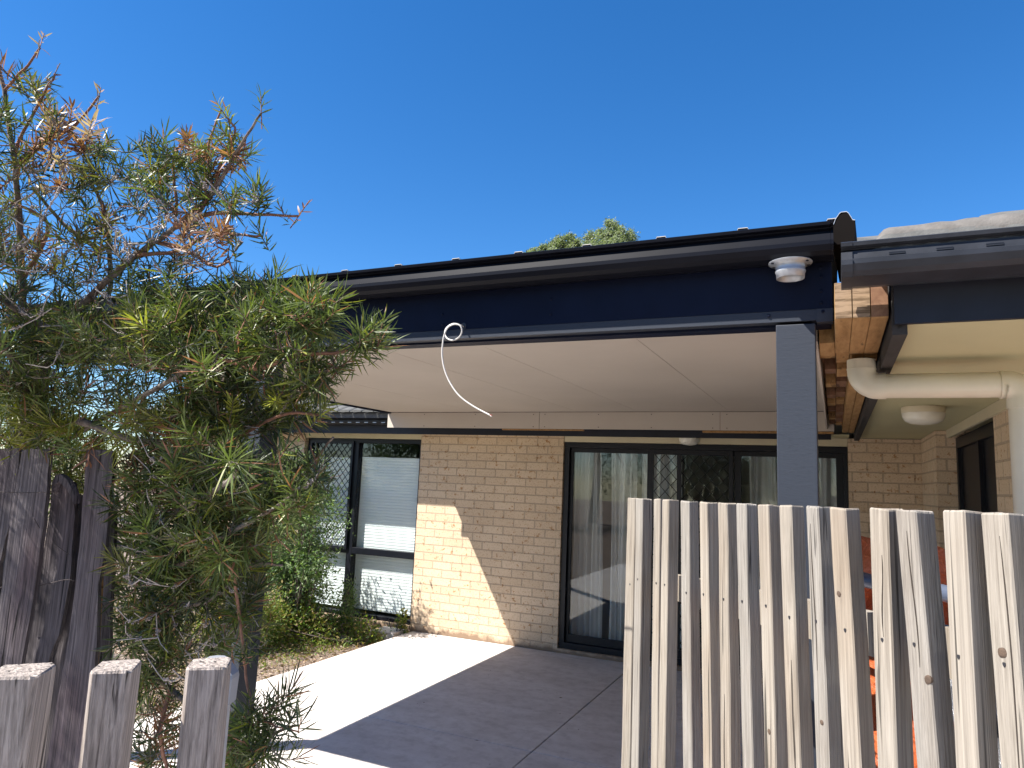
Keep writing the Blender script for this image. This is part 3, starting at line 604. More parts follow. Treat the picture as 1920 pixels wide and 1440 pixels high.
# near fence: three sawn pickets close to the lens
FG = thing('picket_fence', (-.62, .45, 0), 'short row of thick grey sawn pickets close by at bottom left', 'fence')
def near_picket(tl, tr, tbl, tbr, bl, br, side_b, depth, mat, name='picket'):
    """front face corners given at top (tl,tr), top back corners, bottom of frame"""
    a, b_ = at(*tl, depth), at(*tr, depth+.008); ex = b_-a; ex[2] = 0; ex /= np.linalg.norm(ex); bk = np.array([-ex[1], ex[0], 0]); bk = bk if bk@_f > 0 else -bk
    w = np.linalg.norm(b_-a); zt = (a[2]+b_[2])/2
    pa, pb = at(*bl, depth), at(*br, depth+.008); dn = ((pa-a)+(pb-b_))/2; dn = dn/(-dn[2]); dn[2] = -1
    hd = np.array([0, 0, 0.]); t = tbl
    rings = []
    for i in range(12):
        h = i/11*(zt-.02); c = a+dn*h*np.array([.5, .5, 1]); c[2] = zt-h; e = .003
        j = random.uniform(-.0006, .0006)
        rings.append([c+ex*(e+j), c+ex*(w-e+j), c+ex*(w+j)+bk*e, c+ex*(w+j)+bk*(t-e), c+ex*(w-e+j)+bk*t, c+ex*(e+j)+bk*t, c+ex*j+bk*(t-e), c+ex*j+bk*e])
    tp = rings[0]; ctr = sum(tp)/8; cp = [ctr+(p-ctr)*.95+np.array([0, 0, .0015+.0008*math.sin(k*2.1)]) for k, p in enumerate(tp)]
    return MB().loft([cp]+rings, True).build(name, mat, FG)
near_picket((-40, 1282), (66, 1268), .040, 0, (-70, 1440), (52, 1440), 0, .50, 'picket_grey')
near_picket((166, 1265), (246, 1262), .038, 0, (141, 1440), (228, 1440), 0, .56, 'picket_grey')
near_picket((346, 1258), (424, 1255), .036, 0, (326, 1440), (412, 1440), 0, .60, 'picket_grey')
ra, rb_ = at(-60, 1700, .56), at(500, 1690, .66)
MB().loft([[c+np.array([0, 0, -.04]), c+np.array([-.02, .03, -.04]), c+np.array([-.02, .03, .04]), c+np.array([0, 0, .04])] for c in (ra, rb_)], True).build('rail', 'picket_grey', FG)
# steel gate post with plastic cap just behind the third picket
c = at(404, 1262, .78)
GP = thing('gate_post', (c[0], c[1], 0), 'thin metal post with pale grey domed plastic cap behind the third near picket', 'post')
cr = .0216
MB().lathe((c[0], c[1], 0), [(cr*.86, 0), (cr*.86, c[2]-.03)], 24).build('pole', 'galv', GP)
o8 = [(cr*1.10, -.030), (cr*1.16, -.003), (cr*1.12, .001), (cr*.62, .0150), (cr*.50, .0165), (cr*.2, .0168)]
MB().lathe((c[0], c[1], c[2]), o8, 8).build('cap', 'plasticcap', GP)
for p in GP.children:
    if p.name.startswith('cap'):
        p.data.polygons.foreach_set('use_smooth', [False]*len(p.data.polygons))

# old split palings
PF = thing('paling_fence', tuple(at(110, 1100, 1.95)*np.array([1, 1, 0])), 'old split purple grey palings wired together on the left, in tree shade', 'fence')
def paling(L_, R_pts, depth, mat='paling', thick=.018, name='paling', jag=0.0, **k):
    ys = sorted(set([y for _, y in L_]+[y for _, y in R_pts])); y0, y1 = ys[0], ys[-1]
    def itp(pts, y):
        pts = sorted(pts, key=lambda p: p[1]); return float(np.interp(y, [p[1] for p in pts], [p[0] for p in pts]))
    n = 26; rings = []
    for i in range(n+1):
        y = y0+(y1-y0)*i/n; xl = itp(L_, y)+random.uniform(-.8, .8); xr = itp(R_pts, y)+random.uniform(-.8, .8)
        # keep the plank vertical: same plan distance at every height
        m_ = ray((xl+xr)/2, y); k0 = depth*math.hypot(*ray((L_[0][0]+R_pts[0][0])/2, y0)[:2])/math.hypot(m_[0], m_[1])
        a = CAMP+ray(xl, y)*k0; b_ = CAMP+ray(xr, y)*k0; ex = b_-a; ex[2] = 0; ex /= np.linalg.norm(ex); bk = np.array([-ex[1], ex[0], 0]); bk = bk if bk@_f > 0 else -bk
        mid = (a+b_)/2; q = .0015*math.sin(i*.9)
        rings.append([a+bk*.002, a*.7+b_*.3+bk*q, a*.3+b_*.7-bk*q*.7, b_+bk*.002, b_+bk*thick, mid+bk*(thick+.002), a+bk*thick])
    # run it down to the ground
    last = rings[-1]; d_ = [(p-q_) for p, q_ in zip(rings[-1], rings[-6])]; dd = sum(d_)/len(d_); dd = dd/(-dd[2]); zz = last[0][2]
    rings.append([p+dd*(zz+.05) for p in last])
    if jag:
        rings[0] = [p+np.array([0, 0, random.uniform(-jag, jag)]) for p in rings[0]]
    return MB().loft(rings, True).build(name, mat, PF, **k)
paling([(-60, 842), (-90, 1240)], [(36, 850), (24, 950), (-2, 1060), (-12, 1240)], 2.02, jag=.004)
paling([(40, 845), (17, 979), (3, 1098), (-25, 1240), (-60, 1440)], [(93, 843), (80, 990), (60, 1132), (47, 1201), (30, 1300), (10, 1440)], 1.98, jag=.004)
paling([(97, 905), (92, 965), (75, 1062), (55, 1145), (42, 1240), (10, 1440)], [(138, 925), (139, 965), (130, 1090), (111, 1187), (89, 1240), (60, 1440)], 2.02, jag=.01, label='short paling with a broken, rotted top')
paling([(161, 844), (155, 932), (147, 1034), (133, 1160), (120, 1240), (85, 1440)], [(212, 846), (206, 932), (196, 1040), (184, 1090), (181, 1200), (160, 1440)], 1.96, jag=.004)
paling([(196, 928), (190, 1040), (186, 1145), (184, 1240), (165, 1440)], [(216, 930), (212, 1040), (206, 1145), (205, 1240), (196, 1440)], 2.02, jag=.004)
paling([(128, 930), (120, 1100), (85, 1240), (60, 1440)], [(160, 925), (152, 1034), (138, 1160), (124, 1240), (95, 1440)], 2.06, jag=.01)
# curled broken tip
tp0 = [at(x, y, 2.0) for x, y in ((97, 908), (103, 892), (112, 888), (124, 898), (134, 915), (139, 930))]
mb = MB(); rings = []
for i, p in enumerate(tp0):
    rings.append([p, p+np.array([.004, .016, -.002]), p+np.array([.006, .016, -.022]), p+np.array([.002, 0, -.024])])
mb.loft(rings, True); mb.build('broken_tip', 'paling', PF)
sp_ = [(192, 1045), (190, 1100), (186, 1180), (183, 1240), (178, 1330)]
MB().tube([at(x, y, 1.945) for x, y in sp_], [.003, .005, .004, .003, .001], 5).build('splinter', 'pine', PF)
for pts in ([(-5, 922), (40, 924), (88, 923)], [(0, 1102), (30, 1092), (64, 1071)], [(68, 1100), (100, 1092), (132, 1087), (170, 1103), (196, 1140), (206, 1170)], [(64, 972), (74, 990)], [(105, 1022), (130, 1040)]):
    MB().tube(smooth([at(x, y, 1.945) for x, y in pts], 3), .0011, 5).build('wire', 'wire', PF)

# ------------------------------------------------------------------ things behind the right fence
def tarp(u, v):
    x = .02+u*1.0; z = 1.50-1.42*v-.03*u
    y = 3.45-.30*u-.95*min(1, max(0, (v-.27)/.16))**1.3-.35*max(0, v-.43)-.10*math.sin(u*7+v*3)+.045*math.sin(u*23+v*11+2*math.sin(v*9))+.03*math.sin(v*31+u*13)
    z += .03*math.sin(u*9)*(1-v)+.012*math.sin(u*40+3*v)
    return (x, y, z)
tag(grid(tarp, 90, 90, 'plastic_sheet', 'tarp', None, .004), 'crumpled orange plastic sheet piled behind the right picket fence', 'plastic sheet')
tag(MB().tube([at(1480, 1052, 2.62), at(1640, 1092, 2.35), at(1760, 1110, 2.1), at(1960, 1155, 1.75)], .025, 20).build('steel_pipe', 'bluepipe'), 'blue grey metal pipe lying level behind the right fence', 'pipe')
def foil(u, v):
    x0 = at(1870, 1340, 1.9); return (x0[0]+(u-.5)*.30+.03*math.sin(v*17), x0[1]+.1*math.sin(u*13+v*7)+.05*math.sin(u*31-v*23)-.2*v+.1, x0[2]+.16-.45*v+.02*math.sin(u*29))
tag(grid(foil, 40, 40, 'foil_sheet', 'foil', None, .002), 'crumpled silver foil sheet behind the last right picket', 'foil')

# ------------------------------------------------------------------ leaves
def leaf_mesh(name, mat, base, dirs, lens, wids, cols, parent=None, curve=.25, seg=3, **props):
    """long flat leaves: base points, directions, lengths, widths, colours (arrays)"""
    n = len(base); up = rng.normal(size=(n, 3)); up[:, 2] += .8
    d = dirs/np.linalg.norm(dirs, axis=1, keepdims=True)
    s = np.cross(d, up); s /= (np.linalg.norm(s, axis=1, keepdims=True)+1e-9); nn_ = np.cross(s, d)
    cv = rng.normal(0, curve, n)[:, None]
    prof = {3: [(0, .35), (.33, 1), (.7, .85), (1, .06)], 2: [(0, .3), (.5, 1), (1, .08)], 4: [(0, .35), (.25, .9), (.5, 1), (.78, .75), (1, .05)]}[seg]
    V = np.zeros((n, len(prof)*2, 3))
    for k, (t, w) in enumerate(prof):
        c = base+d*(lens*t)[:, None]+nn_*(cv*(lens*t*t)[:, None])
        V[:, 2*k] = c-s*(wids*w*.5)[:, None]; V[:, 2*k+1] = c+s*(wids*w*.5)[:, None]
    nv = len(prof)*2; o = np.arange(n)[:, None]*nv
    Fq = np.concatenate([o+np.array([2*k, 2*k+1, 2*k+3, 2*k+2]) for k in range(seg)], axis=1).reshape(-1, 4)
    me = bpy.data.meshes.new(name); V = V.reshape(-1, 3)
    if parent is not None and '_o' in parent: V = V-np.array(parent['_o'])
    me.vertices.add(len(V)); me.vertices.foreach_set('co', V.ravel()); me.loops.add(Fq.size); me.loops.foreach_set('vertex_index', Fq.ravel().astype(np.int32))
    me.polygons.add(len(Fq)); me.polygons.foreach_set('loop_start', np.arange(0, Fq.size, 4, dtype=np.int32)); me.polygons.foreach_set('loop_total', np.full(len(Fq), 4, np.int32))
    me.update(calc_edges=True); me.polygons.foreach_set('use_smooth', np.ones(len(Fq), bool))
    ca = me.color_attributes.new('leafcol', 'FLOAT_COLOR', 'POINT'); C4 = np.ones((len(V), 4)); C4[:, :3] = np.repeat(cols, nv, axis=0); ca.data.foreach_set('color', C4.ravel())
    me.materials.append(M[mat]); return link(name, me, parent, **props)

KINDS = {  # base leaf colours
    'g': (.084, .112, .030), 'd': (.038, .054, .020), 'y': (.21, .22, .035), 'r': (.24, .11, .07), 'o': (.12, .12, .03), 'p': (.36, .25, .21)}
# ------------------------------------------------------------------ the big bottlebrush bush on the left
TL = thing('bottlebrush_tree', tuple(at(50, 1400, 2.35)*np.array([1, 1, 0])), 'large straggly bottlebrush with narrow leaves and woody seed pods filling the left side', 'tree')
limbs = [  # polylines of (px, py, depth) with start radius, end radius
    ([(30, 1750, 2.5), (45, 1400, 2.4), (50, 1100, 2.3), (40, 880, 2.25), (60, 740, 2.2)], .034, .022),
    ([(60, 740, 2.2), (110, 630, 2.1), (175, 550, 2.05), (255, 480, 2.0), (330, 425, 1.95), (400, 360, 1.9), (440, 290, 1.85), (490, 212, 1.8)], .016, .0028),
    ([(60, 740, 2.2), (45, 600, 2.15), (38, 440, 2.15), (28, 310, 2.1), (8, 170, 2.1), (-20, 60, 2.1)], .015, .005),
    ([(45, 520, 2.15), (90, 420, 2.15), (20, 380, 2.1)], .008, .004),
    ([(38, 440, 2.15), (30, 290, 2.1), (70, 200, 2.05), (103, 138, 2.0)], .007, .0028), ([(28, 310, 2.1), (90, 265, 2.1), (140, 235, 2.05), (186, 180, 2.0)], .007, .003),
    ([(8, 170, 2.1), (45, 130, 2.05), (75, 90, 2.0)], .005, .0028),
    ([(110, 630, 2.1), (200, 560, 2.3), (205, 470, 2.3), (190, 380, 2.25), (150, 320, 2.2)], .012, .004), ([(190, 470, 2.3), (120, 420, 2.3), (60, 350, 2.25)], .010, .004),
    ([(330, 425, 1.95), (400, 400, 1.9), (470, 402, 1.88), (560, 405, 1.85)], .009, .003), ([(330, 425, 1.95), (330, 380, 2.0), (325, 300, 2.0), (340, 270, 2.0)], .006, .003),
    ([(255, 480, 2.0), (330, 470, 1.95), (400, 440, 1.9), (490, 442, 1.85)], .007, .003), ([(290, 450, 2.0), (370, 480, 1.9), (400, 500, 1.85), (430, 490, 1.8)], .006, .003),
    ([(400, 360, 1.9), (420, 290, 1.9), (440, 245, 1.88), (428, 222, 1.88)], .005, .0025), ([(400, 360, 1.9), (390, 280, 1.9), (415, 205, 1.88)], .005, .0025), ([(370, 400, 1.9), (430, 310, 1.9), (460, 268, 1.88)], .005, .0025),
    ([(40, 880, 2.3), (150, 810, 2.2), (280, 735, 1.85), (400, 665, 1.75), (500, 615, 1.7), (575, 568, 1.65)], .011, .003), ([(400, 665, 1.75), (480, 690, 1.7), (560, 665, 1.68), (640, 660, 1.68), (712, 630, 1.66)], .009, .003),
    ([(150, 790, 2.0), (290, 830, 1.9), (420, 790, 1.85), (520, 740, 1.8), (640, 690, 1.75)], .012, .003), ([(280, 830, 1.9), (400, 850, 1.9), (480, 860, 1.9), (560, 880, 1.9), (625, 820, 1.85)], .010, .003),
    ([(400, 850, 1.9), (520, 780, 1.75), (600, 778, 1.7)], .006, .003), ([(50, 1100, 2.3), (200, 1010, 2.15), (330, 960, 1.9), (430, 900, 1.55), (432, 868, 1.45)], .018, .003),
    ([(200, 1010, 2.15), (320, 1060, 1.9), (430, 1000, 1.7), (520, 950, 1.65), (560, 915, 1.6)], .010, .003), ([(200, 1010, 2.15), (300, 1130, 2.0), (400, 1120, 1.85), (470, 1060, 1.8), (530, 1060, 1.8)], .010, .003),
    ([(45, 1300, 2.4), (200, 1230, 2.2), (320, 1290, 2.0), (400, 1370, 1.9), (480, 1380, 1.8), (560, 1360, 1.75)], .014, .003), ([(430, 1000, 1.75), (452, 1180, 1.75), (465, 1290, 1.75), (490, 1350, 1.7), (560, 1372, 1.65)], .005, .002),
    ([(320, 1290, 2.0), (300, 1370, 1.95), (310, 1430, 1.95), (330, 1500, 1.95)], .007, .004), ([(110, 630, 2.1), (0, 560, 2.0), (-120, 480, 1.9)], .014, .006), ([(60, 740, 2.2), (-60, 650, 1.9), (-200, 500, 1.6), (-380, 380, 1.4)], .018, .006)]
limbs.append(([(60, 740, 2.2), (0, 640, 1.95), (-150, 560, 1.6), (-420, 420, 1.25)], .016, .006))  # limb added to carry the out-of-view shading foliage
nodes = []; nrad = []; segs = []      # skeleton points and radii
bark = MB(); twig = MB()
M['redtwig'] = paint('reddish_twigs', (.23, .11, .07), .7, .35, 60, .1)
for pts, r0_, r1_ in limbs:
    P3 = smooth([at(*p) for p in pts], 5); n = len(P3)
    rr = [r0_+(r1_-r0_)*(i/(n-1))**.7 for i in range(n)]
    P3 = [p+rng.normal(0, .0012, 3)*(0 if i in (0, n-1) else 1) for i, p in enumerate(P3)]
    if r0_ <= .009: MB().tube(P3, rr, 7).build('limb', M['redtwig'], TL)
    else: bark.tube(P3, rr, 7)
    nodes += P3; nrad += rr
regions = [  # cx, cy, rx, ry, count, depth0, depth1, kinds
    (30, 270, 80, 130, 34, 1.9, 2.3, 'ggrddo'), (130, 290, 90, 70, 34, 1.9, 2.2, 'grrpdo'), (230, 320, 80, 60, 26, 1.9, 2.2, 'ggdo'), (330, 300, 80, 45, 30, 1.85, 2.1, 'ggddo'), (400, 290, 60, 45, 16, 1.85, 2.0, 'ggr'),
    (320, 380, 90, 40, 18, 1.85, 2.1, 'gdr'), (440, 375, 50, 25, 8, 1.8, 1.95, 'dg'), (380, 460, 70, 45, 14, 1.8, 2.0, 'gpr'), (90, 430, 110, 90, 44, 1.9, 2.4, 'gddro'), (230, 480, 120, 60, 30, 1.9, 2.3, 'gddo'),
    (150, 560, 180, 60, 60, 1.9, 2.4, 'gdddo'), (360, 560, 130, 50, 52, 1.75, 2.2, 'ggdd'), (470, 570, 70, 35, 22, 1.7, 2.1, 'gdd'), (80, 640, 120, 70, 54, 1.9, 2.4, 'ggdd'), (270, 640, 140, 60, 66, 1.7, 2.2, 'ggdo'),
    (400, 680, 110, 60, 52, 1.65, 2.1, 'ggdd'), (520, 620, 70, 50, 30, 1.6, 1.95, 'ggd'), (585, 585, 40, 30, 10, 1.6, 1.75, 'ggg'), (600, 700, 60, 40, 14, 1.65, 1.85, 'ggd'), (690, 640, 22, 22, 5, 1.64, 1.7, 'ggd'),
    (60, 740, 110, 50, 40, 1.95, 2.4, 'ggddo'), (420, 770, 120, 50, 46, 1.75, 2.2, 'gdd'), (560, 760, 60, 40, 14, 1.7, 1.9, 'ggdy'), (120, 815, 150, 30, 30, 1.95, 2.3, 'yyog'), (330, 790, 110, 30, 22, 1.7, 2.1, 'yggo'),
    (300, 880, 110, 60, 46, 1.8, 2.3, 'gddr'), (400, 900, 90, 70, 36, 1.6, 2.0, 'ggd'), (300, 980, 110, 70, 52, 1.8, 2.3, 'ggdd'), (430, 1010, 90, 70, 46, 1.65, 2.0, 'ggdo'), (520, 960, 40, 50, 12, 1.6, 1.8, 'ggg'),
    (290, 1100, 90, 70, 50, 1.8, 2.3, 'gddo'), (560, 880, 50, 60, 10, 1.65, 1.9, 'gdd'), (240, 745, 60, 40, 16, 1.9, 2.3, 'ddgo'), (90, 770, 90, 30, 16, 2.0, 2.3, 'gyyo'), (410, 1100, 80, 60, 34, 1.75, 2.1, 'gddo'), (330, 1190, 110, 50, 44, 1.85, 2.3, 'gddd'), (450, 1190, 35, 50, 9, 1.7, 1.9, 'gd'),
    (310, 1290, 90, 60, 22, 1.9, 2.2, 'ddg'), (330, 1400, 100, 60, 24, 1.85, 2.2, 'ddgr'), (450, 1400, 60, 50, 22, 1.65, 1.9, 'ggd'), (500, 1345, 50, 30, 7, 1.65, 1.75, 'gd'),
    (150, 910, 55, 60, 26, 2.15, 2.5, 'gdyo'), (-120, 500, 130, 330, 150, 1.3, 2.3, 'ggdd'), (-330, 420, 160, 260, 110, 1.0, 1.9, 'ggdd'), (-90, 850, 110, 120, 30, 2.1, 2.5, 'gd')]
heroes = [(75, 88, 2.0, 'p', 9, .03), (103, 138, 2.0, 'r', 4, .02), (186, 180, 2.0, 'p', 12, .03), (490, 212, 1.8, 'g', 20, .035), (415, 205, 1.88, 'y', 20, .03), (428, 222, 1.88, 'y', 24, .035), (460, 268, 1.88, 'r', 7, .02),
          (560, 405, 1.85, 'r', 8, .025), (530, 395, 1.86, 'g', 12, .035), (490, 372, 1.88, 'd', 34, .05), (490, 442, 1.85, 'g', 26, .045), (365, 478, 1.85, 'p', 26, .075), (110, 240, 2.05, 'p', 20, .06), (0, 130, 2.05, 'r', 22, .07),
          (95, 250, 2.1, 'r', 22, .05), (575, 568, 1.65, 'g', 46, .055), (610, 600, 1.66, 'g', 30, .05), (540, 600, 1.66, 'g', 36, .055), (712, 630, 1.66, 'g', 22, .045), (680, 660, 1.67, 'd', 30, .05), (640, 690, 1.75, 'd', 30, .04),
          (600, 778, 1.7, 'y', 22, .04), (432, 866, 1.42, 'g', 44, .078), (130, 620, 1.9, 'g', 44, .07), (380, 690, 1.6, 'g', 44, .06), (275, 1000, 1.7, 'g', 40, .07), (415, 1040, 1.6, 'g', 40, .065), (545, 915, 1.6, 'g', 40, .06),
          (240, 830, 1.85, 'y', 24, .075), (110, 800, 2.0, 'y', 26, .075), (30, 850, 2.05, 'y', 26, .075), (170, 840, 1.95, 'r', 18, .06), (315, 1040, 1.75, 'g', 36, .07), (280, 620, 1.7, 'y', 34, .06), (560, 1370, 1.62, 'd', 12, .07), (500, 1400, 1.66, 'd', 26, .07), (545, 1425, 1.66, 'd', 22, .07)]
tufts = []
for cx, cy, rx, ry, cnt, d0, d1, kk in regions:
    for _ in range(int(cnt*(1.6 if cy > 560 else .88))):
        a = random.uniform(0, 2*math.pi); q = math.sqrt(random.random()); px, py = cx+rx*q*math.cos(a), cy+ry*q*math.sin(a); dd = random.uniform(d0, d1)
        if 130 < px < 250 and 700 < py < 790 and random.random() < .45: continue
        if px < 225 and py > 850: dd = max(dd, 2.12)
        tufts.append((at(px, py, dd), random.choice(kk), random.randint(18, 38), random.uniform(.030, .074)*(1 if cy > 560 else .88)))
for cx, cy, rx, ry, cnt in ((150, 420, 170, 110, 60), (330, 420, 130, 90, 50), (420, 360, 80, 60, 16), (130, 620, 160, 120, 40), (400, 620, 150, 80, 26), (380, 900, 150, 120, 70), (350, 1130, 130, 150, 80), (560, 720, 70, 60, 14)):
    for _ in range(cnt):
        a = random.uniform(0, 2*math.pi); q = math.sqrt(random.random()); tufts.append((at(cx+rx*q*math.cos(a), cy+ry*q*math.sin(a), random.uniform(1.75, 2.15) if cy < 850 else random.uniform(1.75, 2.05)), 'b', random.randint(0, 3), .03))
for _ in range(420):  # added out-of-view crown foliage, sunward of the palings to shade them
    v_ = rng.normal(size=3); v_ = v_/np.linalg.norm(v_)*rng.random()**.4
    tufts.append((np.array([-2.28, .62, 2.40])+v_*np.array([.50, .50, .55]), random.choice('ggddo'), random.randint(18, 28), random.uniform(.05, .08)))
for px, py, dd, k_, n_, L_ in heroes: tufts.append((at(px, py, dd), k_, n_, L_))
NA = np.array(nodes); root = NA[0]
order = sorted(range(len(tufts)), key=lambda i: np.min(np.linalg.norm(NA-tufts[i][0], axis=1)))
LB, LD, LL, LW, LC = [], [], [], [], []; pods = MB(); lim = np.array(nodes)
redtwig = MB(); baretwig = MB()
for i in order:
    p, kind, nl, L_ = tufts[i]
    dist = np.linalg.norm(lim-p, axis=1); j = int(np.argmin(dist)); q = lim[j]; dv = p-q; Ld = np.linalg.norm(dv)
    if Ld < .01: t_dir = np.array([0, 0, 1.])+rng.normal(0, .3, 3); t_dir /= np.linalg.norm(t_dir); path = [p-t_dir*.04, p]
    else:
        sag = np.array([0, 0, -.22*Ld])+rng.normal(0, .10*Ld, 3); steps = max(3, int(Ld/.03)); path = [q+dv*t+sag*4*t*(1-t)*.5+rng.normal(0, .0015, 3) for t in np.linspace(0, 1, steps+1)]
        t_dir = path[-1]-path[-2]; t_dir /= np.linalg.norm(t_dir)
        t_dir = t_dir+np.array([0, 0, .35])+rng.normal(0, .25, 3); t_dir /= np.linalg.norm(t_dir)
    tip = path[-1]+t_dir*random.uniform(.02, .05); path = path+[tip]
    if len(path) > 2: lim = np.vstack([lim, np.array(path[1:-1])])
    rbase = .0016+.004*min(Ld, .35)
    bare = kind == 'b'; kind = 'o' if bare else kind
    (baretwig if bare else twig if random.random() < .6 else redtwig).tube(path, list(np.linspace(rbase, .0012, len(path))), 5)
    # seed pods along older parts
    if bare or (Ld > .08 and random.random() < .55):
        m0 = random.uniform(.1, .6); 
        for s_i in range(random.randint(6, 22)):
            t = m0+.28*s_i/22; idx = min(int(t*(len(path)-1)), len(path)-2); fr2 = t*(len(path)-1)-idx; c = path[idx]*(1-fr2)+path[idx+1]*fr2
            c = c+rng.normal(0, 1, 3)*.0032; rr_ = random.uniform(.0022, .0034)
            pods.add([c+rr_*np.array(v_) for v_ in ((1, 0, 0), (-1, 0, 0), (0, 1, 0), (0, -1, 0), (0, 0, 1), (0, 0, -1))], [(0, 2, 4), (2, 1, 4), (1, 3, 4), (3, 0, 4), (2, 0, 5), (1, 2, 5), (3, 1, 5), (0, 3, 5)], True)
    base_c = np.array(KINDS[kind]); basis = np.linalg.qr(np.column_stack([t_dir, rng.normal(size=(3, 2))]))[0]; a_, b_ = basis[:, 1], basis[:, 2]
    stem = .055+.03*random.random(); back = tip-t_dir*stem
    for k in range(nl):
        t = k/nl; ph = k*2.4; rad = a_*math.cos(ph)+b_*math.sin(ph); op = math.radians(78-48*t+random.uniform(-10, 10))
        dd = t_dir*math.cos(op)+rad*math.sin(op); LB.append(back+t_dir*stem*t); LD.append(dd); LL.append(L_*random.uniform(.75, 1.25)*(1.05-.35*abs(t-.5))); LW.append(random.uniform(.0026, .0049)*(1.35 if kind in 'pr' else 1))
        jit = 1+rng.normal(0, .16); cc = base_c*jit
        if kind in 'gd' and random.random() < .08: cc = np.array(KINDS['y'])*.8
        if random.random() < .04: cc = np.array(KINDS['r'])
        LC.append(np.clip(cc, .01, .7))
bark.build('trunk', 'bark', TL); twig.build('branches', 'bark', TL)
M['greytwig'] = paint('grey_dead_twigs', (.34, .30, .28), .8, .3, 60, .2); pass
redtwig.build('young_twigs', 'redtwig', TL); baretwig.build('bare_twigs', 'greytwig', TL); pods.build('seed_pods', 'pod', TL)
leaf_mesh('foliage', 'leaf', np.array(LB), np.array(LD), np.array(LL), np.array(LW), np.array(LC), TL, .24)
print('tree leaves', len(LB), 'tufts', len(tufts))

# ------------------------------------------------------------------ garden plants near the house
def bushy(name, label, cat, base, blobs, nleaf, lsize, cols, group=None, stems=8, flat=False):
    t = thing(name, base, label, cat, group); bs, ds, ls, ws, cs = [], [], [], [], []
    mb = MB(); tot = sum(b_[3]*b_[4]*b_[5] for b_ in blobs)
    for bx in blobs:
        n = int(nleaf*bx[3]*bx[4]*bx[5]/tot); c = np.array(bx[:3]); r = np.array(bx[3:6])
        sub = [c+r*v*random.uniform(.45, .9)/np.linalg.norm(v) for v in rng.normal(size=(12, 3))]
        for k in range(n):
            s_ = sub[k % 12]; v = rng.normal(0, .30, 3)*r; p = s_+v; p[2] = max(p[2], -.06)
            bs.append(p); d = (p-c)/r; d = d/np.linalg.norm(d)+rng.normal(0, .7, 3); ds.append(d); L0 = lsize*random.uniform(.6, 1.4); ls.append(L0); ws.append(L0*.42); cs.append(np.array(random.choice(cols))*random.uniform(.7, 1.3))
        for k in range(stems):
            s_ = sub[k % 12]; b0 = np.array([base[0]+random.uniform(-.1, .1), base[1]+random.uniform(-.05, .05), -.07]); mid = (b0+s_)/2+rng.normal(0, .05, 3)
            mb.tube(smooth([b0, mid, s_], 4), list(np.linspace(.008, .003, 9)), 5)
    mb.build('stems', 'bark', t); leaf_mesh('foliage', 'softleaf', np.array(bs), np.array(ds), np.array(ls), np.array(ws), np.array(cs), t, .2, 2)
    return t
G1 = [(.09, .145, .06), (.13, .19, .08), (.06, .11, .04), (.17, .22, .11)]; G2 = [(.12, .17, .03), (.17, .19, .04), (.07, .13, .03), (.19, .15, .06)]
bushy('garden_shrub', 'tall pale green fine leaved shrub against the diamond mesh window screen', 'shrub', (-5.25, 6.1, -.07), [(-5.30, 6.1, 1.45, .30, .25, .42), (-4.98, 6.1, 1.25, .30, .22, .25), (-5.35, 6.1, .85, .35, .28, .40), (-5.0, 6.05, .85, .25, .22, .3), (-5.75, 6.2, 1.2, .3, .25, .55), (-5.3, 6.1, .45, .4, .3, .4), (-5.7, 6.1, .5, .35, .3, .5)], 20000, .036, G1)
bushy('garden_shrub', 'low green shrub beside the charcoal post, left of the mulch', 'shrub', (-5.1, 5.35, -.07), [(-5.15, 5.45, .22, .32, .25, .30), (-5.45, 5.3, .3, .35, .3, .36)], 5200, .034, G2)
bushy('weed', 'upright pointed green weed below the clear window pane', 'plant', (-4.83, 6.45, -.07), [(-4.83, 6.45, .28, .10, .08, .24), (-4.9, 6.4, .12, .2, .12, .16)], 1500, .032, G1)
bushy('weed', 'spiky yellowish weed in front of the lower window frame bar', 'plant', (-5.2, 6.2, -.07), [(-5.2, 6.2, .32, .12, .1, .30), (-5.1, 6.1, .14, .24, .15, .2)], 2400, .034, G2)
bushy('weed', 'small yellow green weed at the foot of the sunlit brick wall corner', 'plant', (-4.33, 6.76, 0), [(-4.33, 6.76, .12, .07, .05, .13)], 300, .034, G2+[(.25, .22, .05)])
bushy('weed', 'low bushy weed between the spiky weed and the brick corner', 'plant', (-4.6, 6.35, -.07), [(-4.62, 6.4, .08, .24, .16, .15), (-4.95, 6.1, .08, .25, .2, .17), (-5.3, 5.8, .12, .25, .2, .22)], 4200, .032, G2)
# creeping ground cover
bs = []; n = 9000
gx = -6.8+rng.random(n)*2.5; gy = 5.0+rng.random(n)*1.85; keep = (gx+.8*(gy-5.0)*.35 < -4.62+.42*(gy-5.0)) & (rng.random(n) < np.clip((gy-4.6)/1.6, .1, 1))
gx, gy = gx[keep], gy[keep]; n = len(gx); z = -.06+.10*rng.random(n)**1.5*np.clip((gy-4.9)/1.2, .15, 1)
cs = np.array([G2[i] for i in rng.integers(0, 4, n)])*(0.7+.6*rng.random((n, 1)))
o = leaf_mesh('ground_cover', 'softleaf', np.column_stack([gx, gy, z]), rng.normal(size=(n, 3))+np.array([0, 0, .5]), .02+.03*rng.random(n), .008+.008*rng.random(n), cs, None, .3, 2); o['kind'] = 'stuff'
n = 70; lx = -4.1+rng.random(n)*3.9; ly = 3.0+rng.random(n)*3.8
o = leaf_mesh('leaf_litter', 'softleaf', np.column_stack([lx, ly, .002+.002*rng.random(n)]), np.column_stack([rng.normal(size=(n, 2)), .02*rng.normal(size=n)]), .008+.022*rng.random(n)**2, .003+.004*rng.random(n), np.tile([.10, .07, .05], (n, 1)), None, .1, 2); o['kind'] = 'stuff'
